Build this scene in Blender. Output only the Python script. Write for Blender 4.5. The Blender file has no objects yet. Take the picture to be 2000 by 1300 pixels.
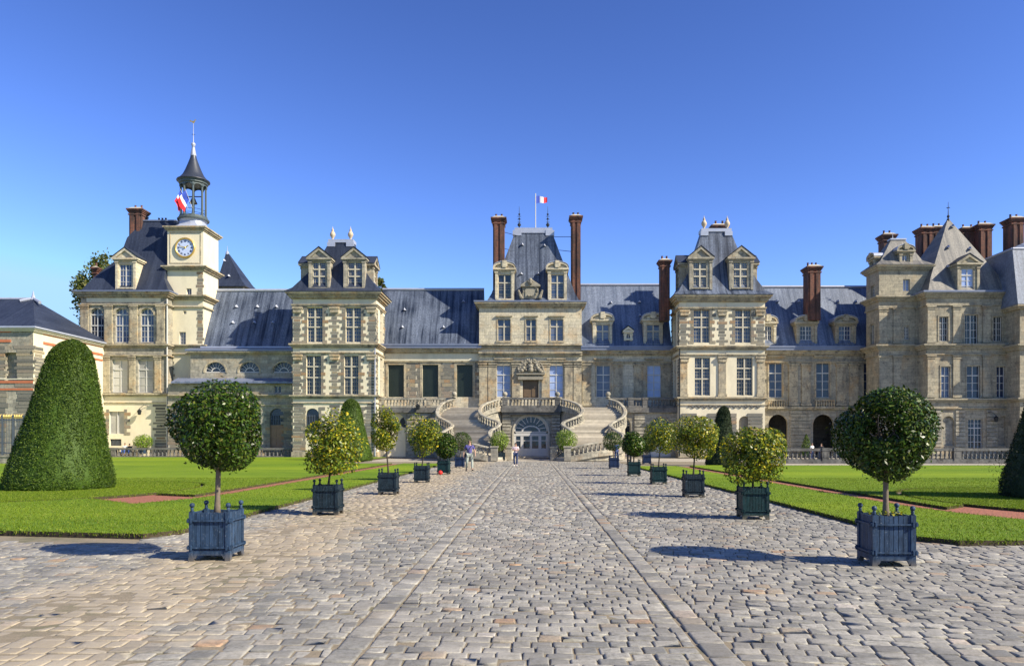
import bpy, bmesh, math, random
import numpy as np
from mathutils import Vector, Matrix
R = math.radians
random.seed(7); rng = np.random.default_rng(7)
sc = bpy.context.scene
C = sc.collection

# ------------------------------------------------------------------ camera, sky, sun, exposure
F = 1500.0          # focal length in pixels of the 2000 px wide photograph
cam_d = bpy.data.cameras.new('camera'); cam = bpy.data.objects.new('camera', cam_d); C.objects.link(cam)
cam.location = (0, 0, 1.7); cam.rotation_euler = (R(90), 0, 0)
cam_d.sensor_width = 36; cam_d.lens = 27; cam_d.shift_x = -0.02; cam_d.shift_y = 0.1055
cam_d.clip_end = 6000
sc.camera = cam
SUN_AZ, SUN_EL = 24.0, 37.0   # degrees in front of the facade plane (sun stands to the right), elevation
sd = Vector((math.cos(R(SUN_AZ))*math.cos(R(SUN_EL)), -math.sin(R(SUN_AZ))*math.cos(R(SUN_EL)), math.sin(R(SUN_EL))))
sun_d = bpy.data.lights.new('sun', 'SUN'); sun = bpy.data.objects.new('sun', sun_d); C.objects.link(sun)
sun_d.energy = 5.0; sun_d.angle = R(0.53); sun_d.color = (1, .90, .72)
sun.rotation_euler = sd.to_track_quat('Z', 'Y').to_euler()
w = bpy.data.worlds.new('World'); sc.world = w; w.use_nodes = True
nt = w.node_tree; bg = nt.nodes['Background']
sky = nt.nodes.new('ShaderNodeTexSky'); sky.sky_type = 'NISHITA'; sky.sun_disc = False
sky.sun_elevation = R(SUN_EL); sky.sun_rotation = math.atan2(sd.x, sd.y)
sky.air_density = 1.0; sky.dust_density = 0.15; sky.ozone_density = 2.5; sky.altitude = 60
v1 = nt.nodes.new('ShaderNodeVectorMath'); v1.operation = 'MULTIPLY'; v1.inputs[1].default_value = (.1, .1, .1)
ga = nt.nodes.new('ShaderNodeGamma'); ga.inputs[1].default_value = 1.6      # deep, contrasty polarised-looking blue
v2 = nt.nodes.new('ShaderNodeVectorMath'); v2.operation = 'MULTIPLY'; v2.inputs[1].default_value = (16.5, 15.6, 19.5)
nt.links.new(sky.outputs[0], v1.inputs[0]); nt.links.new(v1.outputs[0], ga.inputs[0]); v3 = nt.nodes.new('ShaderNodeVectorMath'); v3.operation = 'MINIMUM'; v3.inputs[1].default_value = (.15, .27, .33); nt.links.new(ga.outputs[0], v3.inputs[0]); nt.links.new(v3.outputs[0], v2.inputs[0]); nt.links.new(v2.outputs[0], bg.inputs[0])
bg.inputs[1].default_value = 0.1
sc.view_settings.view_transform = 'Standard'; sc.view_settings.look = 'None'
sc.view_settings.exposure = 0.9; sc.view_settings.gamma = 1
try:
    sc.cycles.max_bounces = 6; sc.cycles.transparent_max_bounces = 8
    sc.cycles.use_denoising = True
except Exception: pass

# ------------------------------------------------------------------ measuring: metres from the survey of the facade
def X(px, D): return (px-1040)*D/F
def H(py, D): return 1.7+(861-py)*D/F

# ------------------------------------------------------------------ materials
MATS = {}
class NT:
    def __init__(s, name):
        s.m = bpy.data.materials.new(name); s.m.use_nodes = True; s.t = s.m.node_tree
        s.b = s.t.nodes['Principled BSDF']; s.out = s.t.nodes['Material Output']
    def n(s, typ, **kw):
        nd = s.t.nodes.new(typ)
        for k, v in kw.items():
            if k[0] == '_': setattr(nd, k[1:], v)
            else:
                nd.inputs[k.replace('__', ' ')].default_value = v
        return nd
    def l(s, a, b): s.t.links.new(a, b)
    def pos(s): return s.n('ShaderNodeNewGeometry').outputs['Position']
    def vec(s, v, scale=(1, 1, 1)):
        mp = s.n('ShaderNodeMapping'); mp.inputs['Scale'].default_value = scale; s.l(v, mp.inputs[0]); return mp.outputs[0]
    def noise(s, v, scale, detail=4, rough=.6, sc3=(1, 1, 1)):
        nn = s.n('ShaderNodeTexNoise', Scale=scale, Detail=detail, Roughness=rough); s.l(s.vec(v, sc3), nn.inputs['Vector']); return nn.outputs['Fac']
    def ramp(s, f, stops):
        r = s.n('ShaderNodeValToRGB'); e = r.color_ramp.elements
        while len(e) < len(stops): e.new(.5)
        for i, (p, c) in enumerate(stops):
            e[i].position = p; e[i].color = (*c, 1) if not isinstance(c, (int, float)) else (c, c, c, 1)
        s.l(f, r.inputs[0]); return r.outputs[0]
    def mix(s, f, a, b, mode='MIX'):
        m = s.n('ShaderNodeMix', _data_type='RGBA', _blend_type=mode)
        if isinstance(f, (int, float)): m.inputs[0].default_value = f
        else: s.l(f, m.inputs[0])
        for v, i in ((a, 6), (b, 7)):
            if isinstance(v, tuple): m.inputs[i].default_value = (*v, 1)
            else: s.l(v, m.inputs[i])
        return m.outputs[2]
    def math(s, op, a, b=None, c=None):
        m = s.n('ShaderNodeMath', _operation=op)
        for i, v in enumerate((a, b, c)):
            if v is None: continue
            if isinstance(v, (int, float)): m.inputs[i].default_value = v
            else: s.l(v, m.inputs[i])
        return m.outputs[0]
    def sep(s, v):
        x = s.n('ShaderNodeSeparateXYZ'); s.l(v, x.inputs[0]); return x.outputs
    def comb(s, a, b, c=0):
        x = s.n('ShaderNodeCombineXYZ')
        for i, v in enumerate((a, b, c)):
            if isinstance(v, (int, float)): x.inputs[i].default_value = v
            else: s.l(v, x.inputs[i])
        return x.outputs[0]
    def rand(s): return s.n('ShaderNodeNewGeometry').outputs['Random Per Island']
    def fin(s, col, rough=.8, bump=None, bd=.02, strength=.6, spec=None):
        if isinstance(col, tuple): s.b.inputs['Base Color'].default_value = (*col, 1)
        else: s.l(col, s.b.inputs['Base Color'])
        if isinstance(rough, (int, float)): s.b.inputs['Roughness'].default_value = rough
        else: s.l(rough, s.b.inputs['Roughness'])
        if spec is not None: s.b.inputs['Specular IOR Level'].default_value = spec
        if bump is not None:
            bp = s.n('ShaderNodeBump', Strength=strength, Distance=bd); s.l(bump, bp.inputs['Height']); s.l(bp.outputs[0], s.b.inputs['Normal'])
        return s.m

def mat_stone(name, base, alt, stain, joint=.75, bw=.85, bh=.36, stain_amt=.5, ochre=.3):
    k = NT(name); p = k.pos(); x, y, z = k.sep(p)
    uv = k.comb(k.math('ADD', x, y), z)
    br = k.n('ShaderNodeTexBrick', Scale=1.0, Mortar__Size=.012, Mortar__Smooth=.2, Bias=0.0, Brick__Width=bw, Row__Height=bh)
    br.inputs['Color1'].default_value = (*base, 1); br.inputs['Color2'].default_value = (*alt, 1)
    br.inputs['Mortar'].default_value = (*[c*joint for c in base], 1); k.l(uv, br.inputs['Vector'])
    big = k.noise(p, .55, 6, .65); fine = k.noise(p, 5.0, 5, .7); vert = k.noise(p, 1.1, 5, .65, (1, 1, .22))
    c = k.mix(k.ramp(vert, [(.50, 0.0), (.72, stain_amt)]), br.outputs[0], stain)
    c = k.mix(k.ramp(big, [(.52, 0.0), (.66, ochre)]), c, (.46, .27, .10))
    c = k.mix(k.ramp(fine, [(.32, .6), (.56, 0.0)]), c, stain)
    mid = k.noise(p, 1.9, 6, .75); c = k.mix(k.ramp(mid, [(.54, 0.0), (.66, stain_amt*.9)]), c, tuple(v*.55 for v in stain))
    return k.fin(c, .9, k.math('ADD', k.math('MULTIPLY', fine, .5), br.outputs['Fac']), .02, -.5)
M_cream = mat_stone('cream_ashlar', (.64, .57, .41), (.50, .455, .35), (.22, .20, .155), .45, stain_amt=.6, ochre=.4)
M_grey = mat_stone('grey_ashlar', (.42, .385, .30), (.26, .245, .20), (.12, .115, .10), .5, .8, .34, .75, .3)
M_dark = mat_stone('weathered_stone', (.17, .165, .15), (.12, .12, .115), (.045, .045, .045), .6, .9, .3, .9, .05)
M_shade = mat_stone('shaded_brown_ashlar', (.42, .37, .265), (.30, .27, .20), (.13, .12, .10), .45, .9, .36, .75, .3)  # brown stone with the shade of the right-hand buildings put into its colour
M_tread = None
M_band = mat_stone('moulding_stone', (.48, .41, .275), (.34, .30, .215), (.11, .10, .085), .6, 1.1, .5, .9, .6)
M_step = mat_stone('step_stone', (.56, .48, .36), (.48, .42, .32), (.30, .27, .21), .75, 1.4, .5, .4, .05)
def mat_plaster(name, col, st):
    k = NT(name); p = k.pos()
    v = k.noise(p, .8, 6, .65, (1, 1, .35)); f = k.noise(p, 7, 4, .6)
    c = k.mix(k.ramp(v, [(.45, 0.0), (.72, .55)]), col, st); c = k.mix(k.ramp(f, [(.25, .25), (.7, 0.0)]), c, st)
    return k.fin(c, .9, f, .01, .4)
M_plas = mat_plaster('lime_plaster', (.70, .63, .46), (.38, .34, .25))
M_plasy = mat_plaster('yellow_plaster', (.70, .63, .46), (.46, .41, .30))
M_white = mat_plaster('white_band_plaster', (.60, .56, .43), (.38, .35, .27))
def mat_island(name, stops, rough=.85, nscale=6, bd=.01):
    k = NT(name); p = k.pos(); c = k.ramp(k.rand(), stops); f = k.noise(p, nscale, 5, .65)
    c = k.mix(k.ramp(f, [(.25, .45), (.7, 0.0)]), c, tuple(v*.45 for v in stops[0][1]))
    return k.fin(c, rough, f, bd, .5)
M_quoin = mat_island('quoin_stone', [(0, (.12, .115, .10)), (.3, (.19, .18, .15)), (.55, (.27, .24, .18)), (.75, (.33, .27, .17)), (.9, (.22, .20, .17)), (1, (.36, .21, .09))])
M_carve = mat_island('carved_stone', [(0, (.20, .18, .14)), (1, (.34, .31, .24))])
def mat_slate(name, dark, pale, amt, rot=.25):
    k = NT(name); p = k.pos(); x, y, z = k.sep(p)
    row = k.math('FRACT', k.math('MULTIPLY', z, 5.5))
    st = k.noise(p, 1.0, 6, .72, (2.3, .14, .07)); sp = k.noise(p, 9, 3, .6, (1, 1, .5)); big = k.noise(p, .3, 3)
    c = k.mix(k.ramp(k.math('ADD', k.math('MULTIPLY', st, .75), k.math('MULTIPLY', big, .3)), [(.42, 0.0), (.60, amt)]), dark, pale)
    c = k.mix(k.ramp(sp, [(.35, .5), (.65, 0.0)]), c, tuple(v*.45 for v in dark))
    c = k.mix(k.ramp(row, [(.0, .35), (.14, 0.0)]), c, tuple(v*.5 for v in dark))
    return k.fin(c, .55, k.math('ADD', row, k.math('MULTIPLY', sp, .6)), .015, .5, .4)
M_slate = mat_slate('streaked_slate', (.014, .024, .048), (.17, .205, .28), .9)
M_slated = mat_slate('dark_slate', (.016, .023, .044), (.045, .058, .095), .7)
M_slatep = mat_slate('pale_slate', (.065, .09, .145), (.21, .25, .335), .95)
M_slatel = mat_slate('lichened_slate', (.10, .10, .10), (.27, .25, .215), .9)
def mat_simple(name, col, rough=.6, metal=0, nscale=3, amt=.35, spec=None, bd=None):
    k = NT(name); p = k.pos(); f = k.noise(p, nscale, 5, .65)
    c = k.mix(k.ramp(f, [(.3, amt), (.7, 0.0)]), col, tuple(v*.5 for v in col)); k.b.inputs['Metallic'].default_value = metal
    return k.fin(c, rough, f if bd else None, bd or .01, .4, spec)
M_lead = mat_simple('lead_sheet', (.40, .43, .52), .45, .25, 2)
M_leadd = mat_simple('dark_lead', (.17, .20, .29), .5, .2, 2)
M_paint = mat_simple('window_paint', (.52, .51, .48), .5, 0, 4, .2)
M_mull = mat_simple('stone_mullion', (.50, .46, .36), .8, 0, 4, .4)
M_gold = mat_simple('gilding', (.75, .50, .14), .35, .8, 6, .2)
M_iron = mat_simple('dark_iron', (.03, .035, .04), .5, .5)
M_door = mat_simple('door_wood', (.13, .085, .045), .6, 0, 3, .5)
M_door2 = mat_simple('brown_door', (.28, .16, .09), .6, 0, 3, .5)
M_shut = mat_simple('black_lattice', (.035, .055, .045), .5, 0, 12, .4)
M_bars = mat_simple('iron_bars', (.11, .13, .16), .5, .4)
M_soil = mat_simple('soil', (.055, .04, .022), .95, 0, 30, .6, None, .02)
M_bark = mat_simple('bark', (.17, .135, .10), .9, 0, 20, .7, None, .01)
M_barkd = mat_simple('dark_bark', (.05, .04, .03), .9, 0, 20, .7, None, .01)
M_bronze = mat_simple('lantern_paint', (.08, .105, .11), .5, .1, 5)
M_cone = mat_simple('lantern_roof_slate', (.035, .042, .06), .42, .1, 4, .5)
M_urn = mat_simple('urn_terracotta', (.52, .42, .30), .7, 0, 5, .5)
def mat_brick():
    k = NT('red_brick'); p = k.pos(); x, y, z = k.sep(p)
    br = k.n('ShaderNodeTexBrick', Scale=1.0, Mortar__Size=.008, Bias=0.0, Brick__Width=.24, Row__Height=.085)
    br.inputs['Color1'].default_value = (.20, .06, .035, 1); br.inputs['Color2'].default_value = (.10, .035, .025, 1); br.inputs['Mortar'].default_value = (.15, .12, .09, 1)
    k.l(k.comb(k.math('ADD', x, y), z), br.inputs['Vector'])
    f = k.noise(p, 1.4, 5, .7, (1, 1, .25))
    c = k.mix(k.ramp(f, [(.40, 0.0), (.58, .85)]), br.outputs[0], (.03, .022, .022))
    return k.fin(c, .9, br.outputs['Fac'], .01, -.5)
M_brick = mat_brick()
M_bandbrick = mat_simple('brick_band', (.46, .15, .07), .85, 0, 5, .4)
def mat_glass(name, col, rough, mixc=None):
    k = NT(name); p = k.pos(); f = k.noise(p, .9, 3)
    c = k.mix(k.ramp(f, [(.4, 0.0), (.6, 1.0)]), col, mixc or tuple(v*.6 for v in col))
    oi = k.n('ShaderNodeObjectInfo').outputs['Random']; c = k.mix(k.ramp(oi, [(0, .75), (.45, .0), (1, .0)]), c, (.012, .014, .02)); c = k.mix(k.ramp(oi, [(.7, 0.0), (.72, .35), (1, .5)]), c, tuple(min(1, v*1.6+.03) for v in col))
    k.fin(c, rough, k.noise(p, 1.3, 2), .05, .12, .6); k.b.inputs['IOR'].default_value = 1.5
    return k.m
G_dark = mat_glass('dark_glass', (.008, .01, .016), .05, (.02, .026, .045))
G_blue = mat_glass('sky_tinted_curtain_glass', (.05, .075, .15), .08, (.025, .04, .09))  # blue of the reflected sky painted into the pane colour over curtain tone
G_pale = mat_glass('pale_sky_tinted_curtain_glass', (.25, .32, .52), .15, (.15, .20, .36))  # paler pane, reflected sky also put into its blue base colour
G_lace = mat_glass('net_curtain_glass', (.36, .35, .32), .3, (.25, .25, .24))
GL = {'d': G_dark, 'b': G_blue, 'p': G_pale, 'l': G_lace, 's': M_shut}
def mat_leaf(name, stops, rough=.42, trans=.25, spec=.35):
    k = NT(name); c = k.ramp(k.rand(), stops)
    k.fin(c, rough, None, spec=spec)
    tr = k.n('ShaderNodeBsdfTranslucent'); k.l(c, tr.inputs[0])
    ms = k.n('ShaderNodeMixShader'); ms.inputs[0].default_value = trans
    k.l(k.b.outputs[0], ms.inputs[1]); k.l(tr.outputs[0], ms.inputs[2]); k.l(ms.outputs[0], k.out.inputs[0]); return k.m
L_bay = mat_leaf('bay_leaf', [(0, (.009, .022, .003)), (.5, (.026, .06, .005)), (.85, (.07, .12, .010)), (1, (.12, .12, .02))], .32, .14, .22)
L_orange = mat_leaf('orange_leaf', [(0, (.02, .045, .003)), (.45, (.08, .13, .006)), (.82, (.27, .29, .012)), (1, (.60, .45, .02))], .4, .3)
L_bright = mat_leaf('laurel_leaf', [(0, (.04, .09, .006)), (.5, (.13, .23, .015)), (1, (.32, .42, .04))], .35, .25)
L_yew = mat_leaf('yew_needles', [(0, (.018, .040, .004)), (.6, (.055, .105, .008)), (1, (.13, .19, .015))], .6, .2)
L_yewd = mat_leaf('dark_yew_needles', [(0, (.008, .016, .006)), (.6, (.018, .034, .01)), (1, (.05, .08, .02))], .7, .1)
L_tree = mat_leaf('plane_leaf', [(0, (.04, .07, .012)), (.6, (.09, .12, .02)), (1, (.22, .19, .05))], .55, .3)
def mat_tub(name, col):
    k = NT(name); p = k.pos(); f = k.noise(p, 14, 5, .7, (1, 1, .3)); g = k.noise(p, 40, 2)
    c = k.mix(k.ramp(f, [(.38, .85), (.58, 0.0)]), col, tuple(v*.3 for v in col)); isl = k.ramp(k.rand(), [(0, .0), (1, .45)]); c = k.mix(isl, c, tuple(v*.45 for v in col))
    c = k.mix(k.ramp(g, [(.62, 0.0), (.74, .6)]), c, (.16, .19, .23)); x_, y_, z_ = k.sep(p); mud = k.math('SUBTRACT', 1.0, k.math('MULTIPLY', z_, 7.0)); mud = k.math('ADD', mud, k.math('SUBTRACT', f, .5)); c = k.mix(k.ramp(mud, [(.2, 0.0), (.9, .6)]), c, (.16, .13, .09))
    return k.fin(c, .55, f, .004, .5, .25)
M_tubb = mat_tub('blue_tub_paint', (.035, .07, .135)); M_tubg = mat_tub('green_tub_paint', (.006, .035, .04))
M_tubd = mat_tub('dark_blue_tub_paint', (.014, .030, .045)); M_tubn = mat_tub('navy_tub_paint', (.012, .03, .09))

# ------------------------------------------------------------------ mesh helpers
def tag(o, label=None, cat=None, group=None, kind=None):
    if label: o['label'] = label
    if cat: o['category'] = cat
    if group: o['group'] = group
    if kind: o['kind'] = kind
    return o
def empty(name, loc=(0, 0, 0), rz=0, label=None, cat=None, group=None):
    o = bpy.data.objects.new(name, None); C.objects.link(o); o.location = loc; o.rotation_euler = (0, 0, rz)
    o['base'] = tuple(loc); return tag(o, label, cat, group)
def origin_of(o):
    v = Vector((0, 0, 0))
    while o is not None: v += o.location; o = o.parent
    return v
class MB:
    def __init__(s): s.v = []; s.f = []; s.mi = []; s.cur = 0
    def add(s, vs, fs):
        b = len(s.v); s.isl = getattr(s, 'isl', []); s.isl.append((b, b+len(vs), len(s.f), len(s.f)+len(fs))); s.v += [tuple(v) for v in vs]
        for f in fs: s.f.append(tuple(i+b for i in f)); s.mi.append(s.cur)
    def quad(s, a, b, c, d): s.add([a, b, c, d], [(0, 1, 2, 3)])
    def box(s, x0, x1, y0, y1, z0, z1):
        s.add([(x0, y0, z0), (x1, y0, z0), (x1, y1, z0), (x0, y1, z0), (x0, y0, z1), (x1, y0, z1), (x1, y1, z1), (x0, y1, z1)],
              [(0, 3, 2, 1), (4, 5, 6, 7), (0, 1, 5, 4), (1, 2, 6, 5), (2, 3, 7, 6), (3, 0, 4, 7)])
    def mbox(s, M, u0, u1, z0, z1, d0, d1):
        vs = [M(u, z, d) for d in (d0, d1) for z in (z0, z1) for u in (u0, u1)]
        s.add(vs, [(0, 1, 3, 2), (4, 6, 7, 5), (0, 4, 5, 1), (2, 3, 7, 6), (0, 2, 6, 4), (1, 5, 7, 3)])
    def mprism(s, M, poly, d0, d1):
        n = len(poly); vs = [M(u, z, d0) for u, z in poly]+[M(u, z, d1) for u, z in poly]
        s.add(vs, [tuple(range(n)), tuple(range(2*n-1, n-1, -1))]+[(i, (i+1) % n, (i+1) % n+n, i+n) for i in range(n)])
    def rings(s, rs, cap=True):
        n = len(rs[0]); vs = [p for r in rs for p in r]; fs = []
        for k in range(len(rs)-1):
            for i in range(n): fs.append((k*n+i, k*n+(i+1) % n, (k+1)*n+(i+1) % n, (k+1)*n+i))
        if cap: fs += [tuple(range(n-1, -1, -1)), tuple((len(rs)-1)*n+i for i in range(n))]
        s.add(vs, fs)
    def lathe(s, cx, cy, prof, n=12, z0=0, rot=0):
        s.rings([[(cx+r*math.cos(rot+2*math.pi*i/n), cy+r*math.sin(rot+2*math.pi*i/n), z0+z) for i in range(n)] for r, z in prof])
    def tube(s, pts, rad, n=6):
        rs = []
        for i, p in enumerate(pts):
            p = Vector(p); a = Vector(pts[max(i-1, 0)]); b = Vector(pts[min(i+1, len(pts)-1)]); t = (b-a).normalized()
            u = t.cross(Vector((0, 0, 1)));  u = u if u.length > .05 else t.cross(Vector((1, 0, 0))); u.normalize(); v = t.cross(u)
            r = rad[i] if isinstance(rad, (list, tuple)) else rad
            rs.append([tuple(p+u*r*math.cos(2*math.pi*k/n)+v*r*math.sin(2*math.pi*k/n)) for k in range(n)])
        s.rings(rs)
    def ball(s, c, r, n=8, m=6, sz=1):
        rs = [[(c[0]+r*math.sin(math.pi*(j+.02)/(m+.04))*math.cos(2*math.pi*i/n), c[1]+r*math.sin(math.pi*(j+.02)/(m+.04))*math.sin(2*math.pi*i/n), c[2]-sz*r*math.cos(math.pi*(j+.02)/(m+.04))) for i in range(n)] for j in range(m+1)]
        s.rings(rs)
    def build(s, name, mat, parent=None, smooth=False):
        if not s.v: return None
        if name in ('cornice', 'mouldings', 'quoins', 'rustication', 'frieze', 'brick_band', 'string_course') and len(s.isl) > 1:
            V = np.array(s.v); lo = np.array([V[a:b].min(0) for a, b, c, d in s.isl])-.13; hi = np.array([V[a:b].max(0) for a, b, c, d in s.isl])+.13
            n = len(s.isl); lab = list(range(n))
            def fnd(i):
                while lab[i] != i: lab[i] = lab[lab[i]]; i = lab[i]
                return i
            for i in range(n):
                for j in np.nonzero(((lo[i] <= hi) & (lo <= hi[i])).all(1))[0]:
                    a, b = fnd(i), fnd(int(j))
                    if a != b: lab[b] = a
            gr = {}
            for i in range(n): gr.setdefault(fnd(i), []).append(i)
            if 1 < len(gr) <= 60:
                o = None
                for g in gr.values():
                    m = MB()
                    for i in g: a, b, c, d = s.isl[i]; m.add(s.v[a:b], [tuple(k-a for k in f) for f in s.f[c:d]])
                    m.isl = m.isl[:1]; o = m.build(name, mat, parent, smooth)
                return o
        o0 = origin_of(parent) if parent is not None else Vector((0, 0, 0))
        me = bpy.data.meshes.new(name); me.from_pydata([(a-o0.x, b-o0.y, c-o0.z) for a, b, c in s.v], [], s.f)
        for m_ in (mat if isinstance(mat, (list, tuple)) else [mat]): me.materials.append(m_)
        if isinstance(mat, (list, tuple)): me.polygons.foreach_set('material_index', s.mi)
        if smooth: me.polygons.foreach_set('use_smooth', [True]*len(me.polygons))
        me.update(); o = bpy.data.objects.new(name, me); C.objects.link(o); o.parent = parent
        return o
def MF(y): return lambda u, z, d: (u, y+d, z)            # wall facing the court
def MR(x): return lambda u, z, d: (x-d, u, z)            # wall facing +X
def ML(x): return lambda u, z, d: (x+d, u, z)            # wall facing -X

def arcpts(u0, u1, zs, n=12):
    r = (u1-u0)/2; c = (u0+u1)/2
    return [(c-r*math.cos(math.pi*i/n), zs+r*math.sin(math.pi*i/n)) for i in range(n+1)]
def facade(mb, M, u0, u1, z0, z1, ops, rev=.32):
    us = sorted({u0, u1, *[v for o in ops for v in (o[0], o[1])]}); zs = sorted({z0, z1, *[v for o in ops for v in (o[2], o[3])]})
    us = [u for u in us if u0-1e-6 <= u <= u1+1e-6]; zs = [z for z in zs if z0-1e-6 <= z <= z1+1e-6]
    for i in range(len(us)-1):
        run = None
        for j in range(len(zs)-1):
            cu = (us[i]+us[i+1])/2; cz = (zs[j]+zs[j+1])/2
            if any(o[0] < cu < o[1] and o[2] < cz < o[3] for o in ops): continue
            mb.quad(M(us[i], zs[j], 0), M(us[i+1], zs[j], 0), M(us[i+1], zs[j+1], 0), M(us[i], zs[j+1], 0))
    for o in ops:
        a, b, c, d, k = o[:5]
        if k == 'a':
            sp = d-(b-a)/2; ap = arcpts(a, b, sp)
            h = len(ap)//2
            for i in range(len(ap)-1):
                p, q = ap[i], ap[i+1]
                mb.quad(M(p[0], p[1], 0), M(q[0], q[1], 0), M(q[0], d, 0), M(p[0], d, 0))
            per = [(a, c)]+ap+[(b, c)]
        else: per = [(a, c), (a, d), (b, d), (b, c)]
        for i in range(len(per)):
            p, q = per[i], per[(i+1) % len(per)]
            mb.quad(M(p[0], p[1], 0), M(q[0], q[1], 0), M(q[0], q[1], rev), M(p[0], p[1], rev))
def window(thing, M, o, name='window', d=.2):
    a, b, c, e, k = o[:5]; st = o[5]; gl = o[6] if len(o) > 6 else 'b'
    f = MB(); g = MB(); w = b-a; h = e-c; fw = .05
    top = e if k == 'r' else e-w/2
    if st == 'arch_void': return
    def vb(u, t, z0, z1, dd=0): f.mbox(M, u-t/2, u+t/2, z0, z1, d+dd, d+dd+.08)
    def hb(z, t, u0, u1, dd=0): f.mbox(M, u0, u1, z-t/2, z+t/2, d+dd-.003, d+dd+.077)
    if k == 'r': vb(a+fw/2, fw, c, e); vb(b-fw/2, fw, c, e); hb(c+fw/2, fw, a+fw, b-fw); hb(e-fw/2, fw, a+fw, b-fw)
    else: vb(a+fw/2, fw, c, top); vb(b-fw/2, fw, c, top); hb(c+fw/2, fw, a+fw, b-fw)
    if st == 'cross3':   # stone mullion, two transoms, small panes
        vb((a+b)/2, .15, c+fw, e-fw, -.1)
        r = [c, c+h*.44, c+h*.72, e]
        for z in r[1:3]: hb(z, .13, a+fw, b-fw, -.09)
        for i, (za, zb) in enumerate(zip(r[:-1], r[1:])):
            n = 4 if i == 0 else 3
            for j in range(1, n): hb(za+(zb-za)*j/n, .024, a+fw, b-fw, .03)
        for s_ in (0, 1):
            for j in (1, 2): vb(a+w*(s_/2)+w/2*j/3, .024, c+fw, e-fw, .035)
    elif st in ('french', 'frenchg'):
        vb((a+b)/2, .085, c+fw, e-fw); hb(c+h*.70, .10, a+fw, b-fw, -.02)
        nn = 3
        for j in range(1, nn): hb(c+h*.70*j/nn, .045, a+fw, b-fw, .02)
        if st == 'frenchg':
            for s_ in (0, 1): vb(a+w*(s_/2)+w/4, .035, c+fw, e-fw, .03)
            hb(c+h*.85, .04, a+fw, b-fw, .02)
    elif st == 'small':
        vb((a+b)/2, .09, c+fw, e-fw)
        for j in (1, 2, 3): hb(c+h*j/4, .04, a+fw, b-fw, .02)
        for s_ in (0, 1): vb(a+w*(s_/2)+w/4, .03, c+fw, e-fw, .03)
    elif st == 'cross':
        vb((a+b)/2, .13, c+fw, e-fw, -.04); hb(c+h*.66, .12, a+fw, b-fw, -.03)
        for j in (1, 2, 4, 5, 6): hb(c+h*.66*j/7, .02, a+fw, b-fw, .04)
    elif st == 'arched':
        vb((a+b)/2, .13, c+fw, e-.05)
        hb(c+(top-c)*.62, .12, a+fw, b-fw, -.02); hb(top+.05, .14, a+fw, b-fw, -.02)
        for j in (1, 2): hb(c+(top-c)*.62*j/3, .035, a+fw, b-fw, .02)
        for s_ in (0, 1): vb(a+w*(s_/2)+w/4, .04, c+fw, top+w*.42, .03)
    elif st == 'lunette':
        cx = (a+b)/2; hb(top+.04, .07, a, b)
        for i in range(1, 8):
            t = math.pi*i/8; r0 = w*.20; r1 = w*.49
            p = Vector((math.cos(t), math.sin(t))); q = Vector((-p.y, p.x))*.018
            f.mprism(M, [(cx+p.x*r0+q.x, top+p.y*r0+q.y), (cx+p.x*r1+q.x, top+p.y*r1+q.y), (cx+p.x*r1-q.x, top+p.y*r1-q.y), (cx+p.x*r0-q.x, top+p.y*r0-q.y)], d+.01, d+.06)
        ap = arcpts(cx-w*.23, cx+w*.23, top, 10); ip = arcpts(cx-w*.19, cx+w*.19, top, 10)
        for i in range(10): f.mprism(M, [ap[i], ap[i+1], ip[i+1], ip[i]], d, d+.07)
    elif st == 'bars':
        for j in range(1, 8): vb(a+w*j/8, .035, c, top if k == 'a' else e, -.1)
        hb(c+h*.35, .04, a+fw, b-fw, -.08); hb(c+h*.7, .04, a+fw, b-fw, -.08)
    elif st == 'lattice':
        n = 14
        for j in range(1, n): vb(a+w*j/n, .02, c+fw, e-fw, .02)
        for j in range(1, 2*n): hb(c+h*j/(2*n), .02, a+fw, b-fw, .01)
    elif st == 'shutter':
        vb((a+b)/2, .08, c+fw, e-fw, -.03)
    if k == 'a':
        ap = arcpts(a, b, top); ip = arcpts(a+fw, b-fw, top)
        for i in range(len(ap)-1): f.mprism(M, [ap[i], ap[i+1], ip[i+1], ip[i]], d+.004, d+.084)
        g.mprism(M, [(a+.01, c)]+arcpts(a+.01, b-.01, top)+[(b-.01, c)], d+.055, d+.09)
    else: g.mbox(M, a+.01, b-.01, c+.01, e-.01, d+.06, d+.10)
    fm = {'cross3': M_mull, 'bars': M_bars, 'lattice': M_shut, 'cross': M_mull}.get(st, M_paint)
    fo = f.build(name, fm, thing); g.build('pane', GL[gl], fo)
    return fo
def WN(D, x0, x1, y0, y1, k='r', st='french', gl='b'): return (X(x0, D), X(x1, D), H(y1, D), H(y0, D), k, st, gl)
def slabs(mb, x0, x1, y0, y1, ztop, lst):
    z = ztop
    for h, p in lst:
        mb.box(x0-p, x1+p, y0-p, y1+p, z-h+.002, z); z -= h
def hip(mb, rs):
    mb.rings([[(a, c, z), (b, c, z), (b, d, z), (a, d, z)] for a, b, c, d, z in rs])
def quoins(mb, M, uc, z0, z1, wa, wb, bh=.32, pr=.03, gap=.065, jit=.2):
    z = z0; i = random.randint(0, 1)
    while z+bh*.8 < z1:
        w_ = (wa if i % 2 else wb)*(1+random.uniform(-jit, jit)); zz = min(z+bh*random.uniform(.85, 1.1), z1)
        u = uc+random.uniform(-.03, .03)
        mb.mbox(M, u-w_/2, u+w_/2, z, zz-gap, -pr*random.uniform(.7, 1.2), .05); z = zz; i += 1
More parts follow.
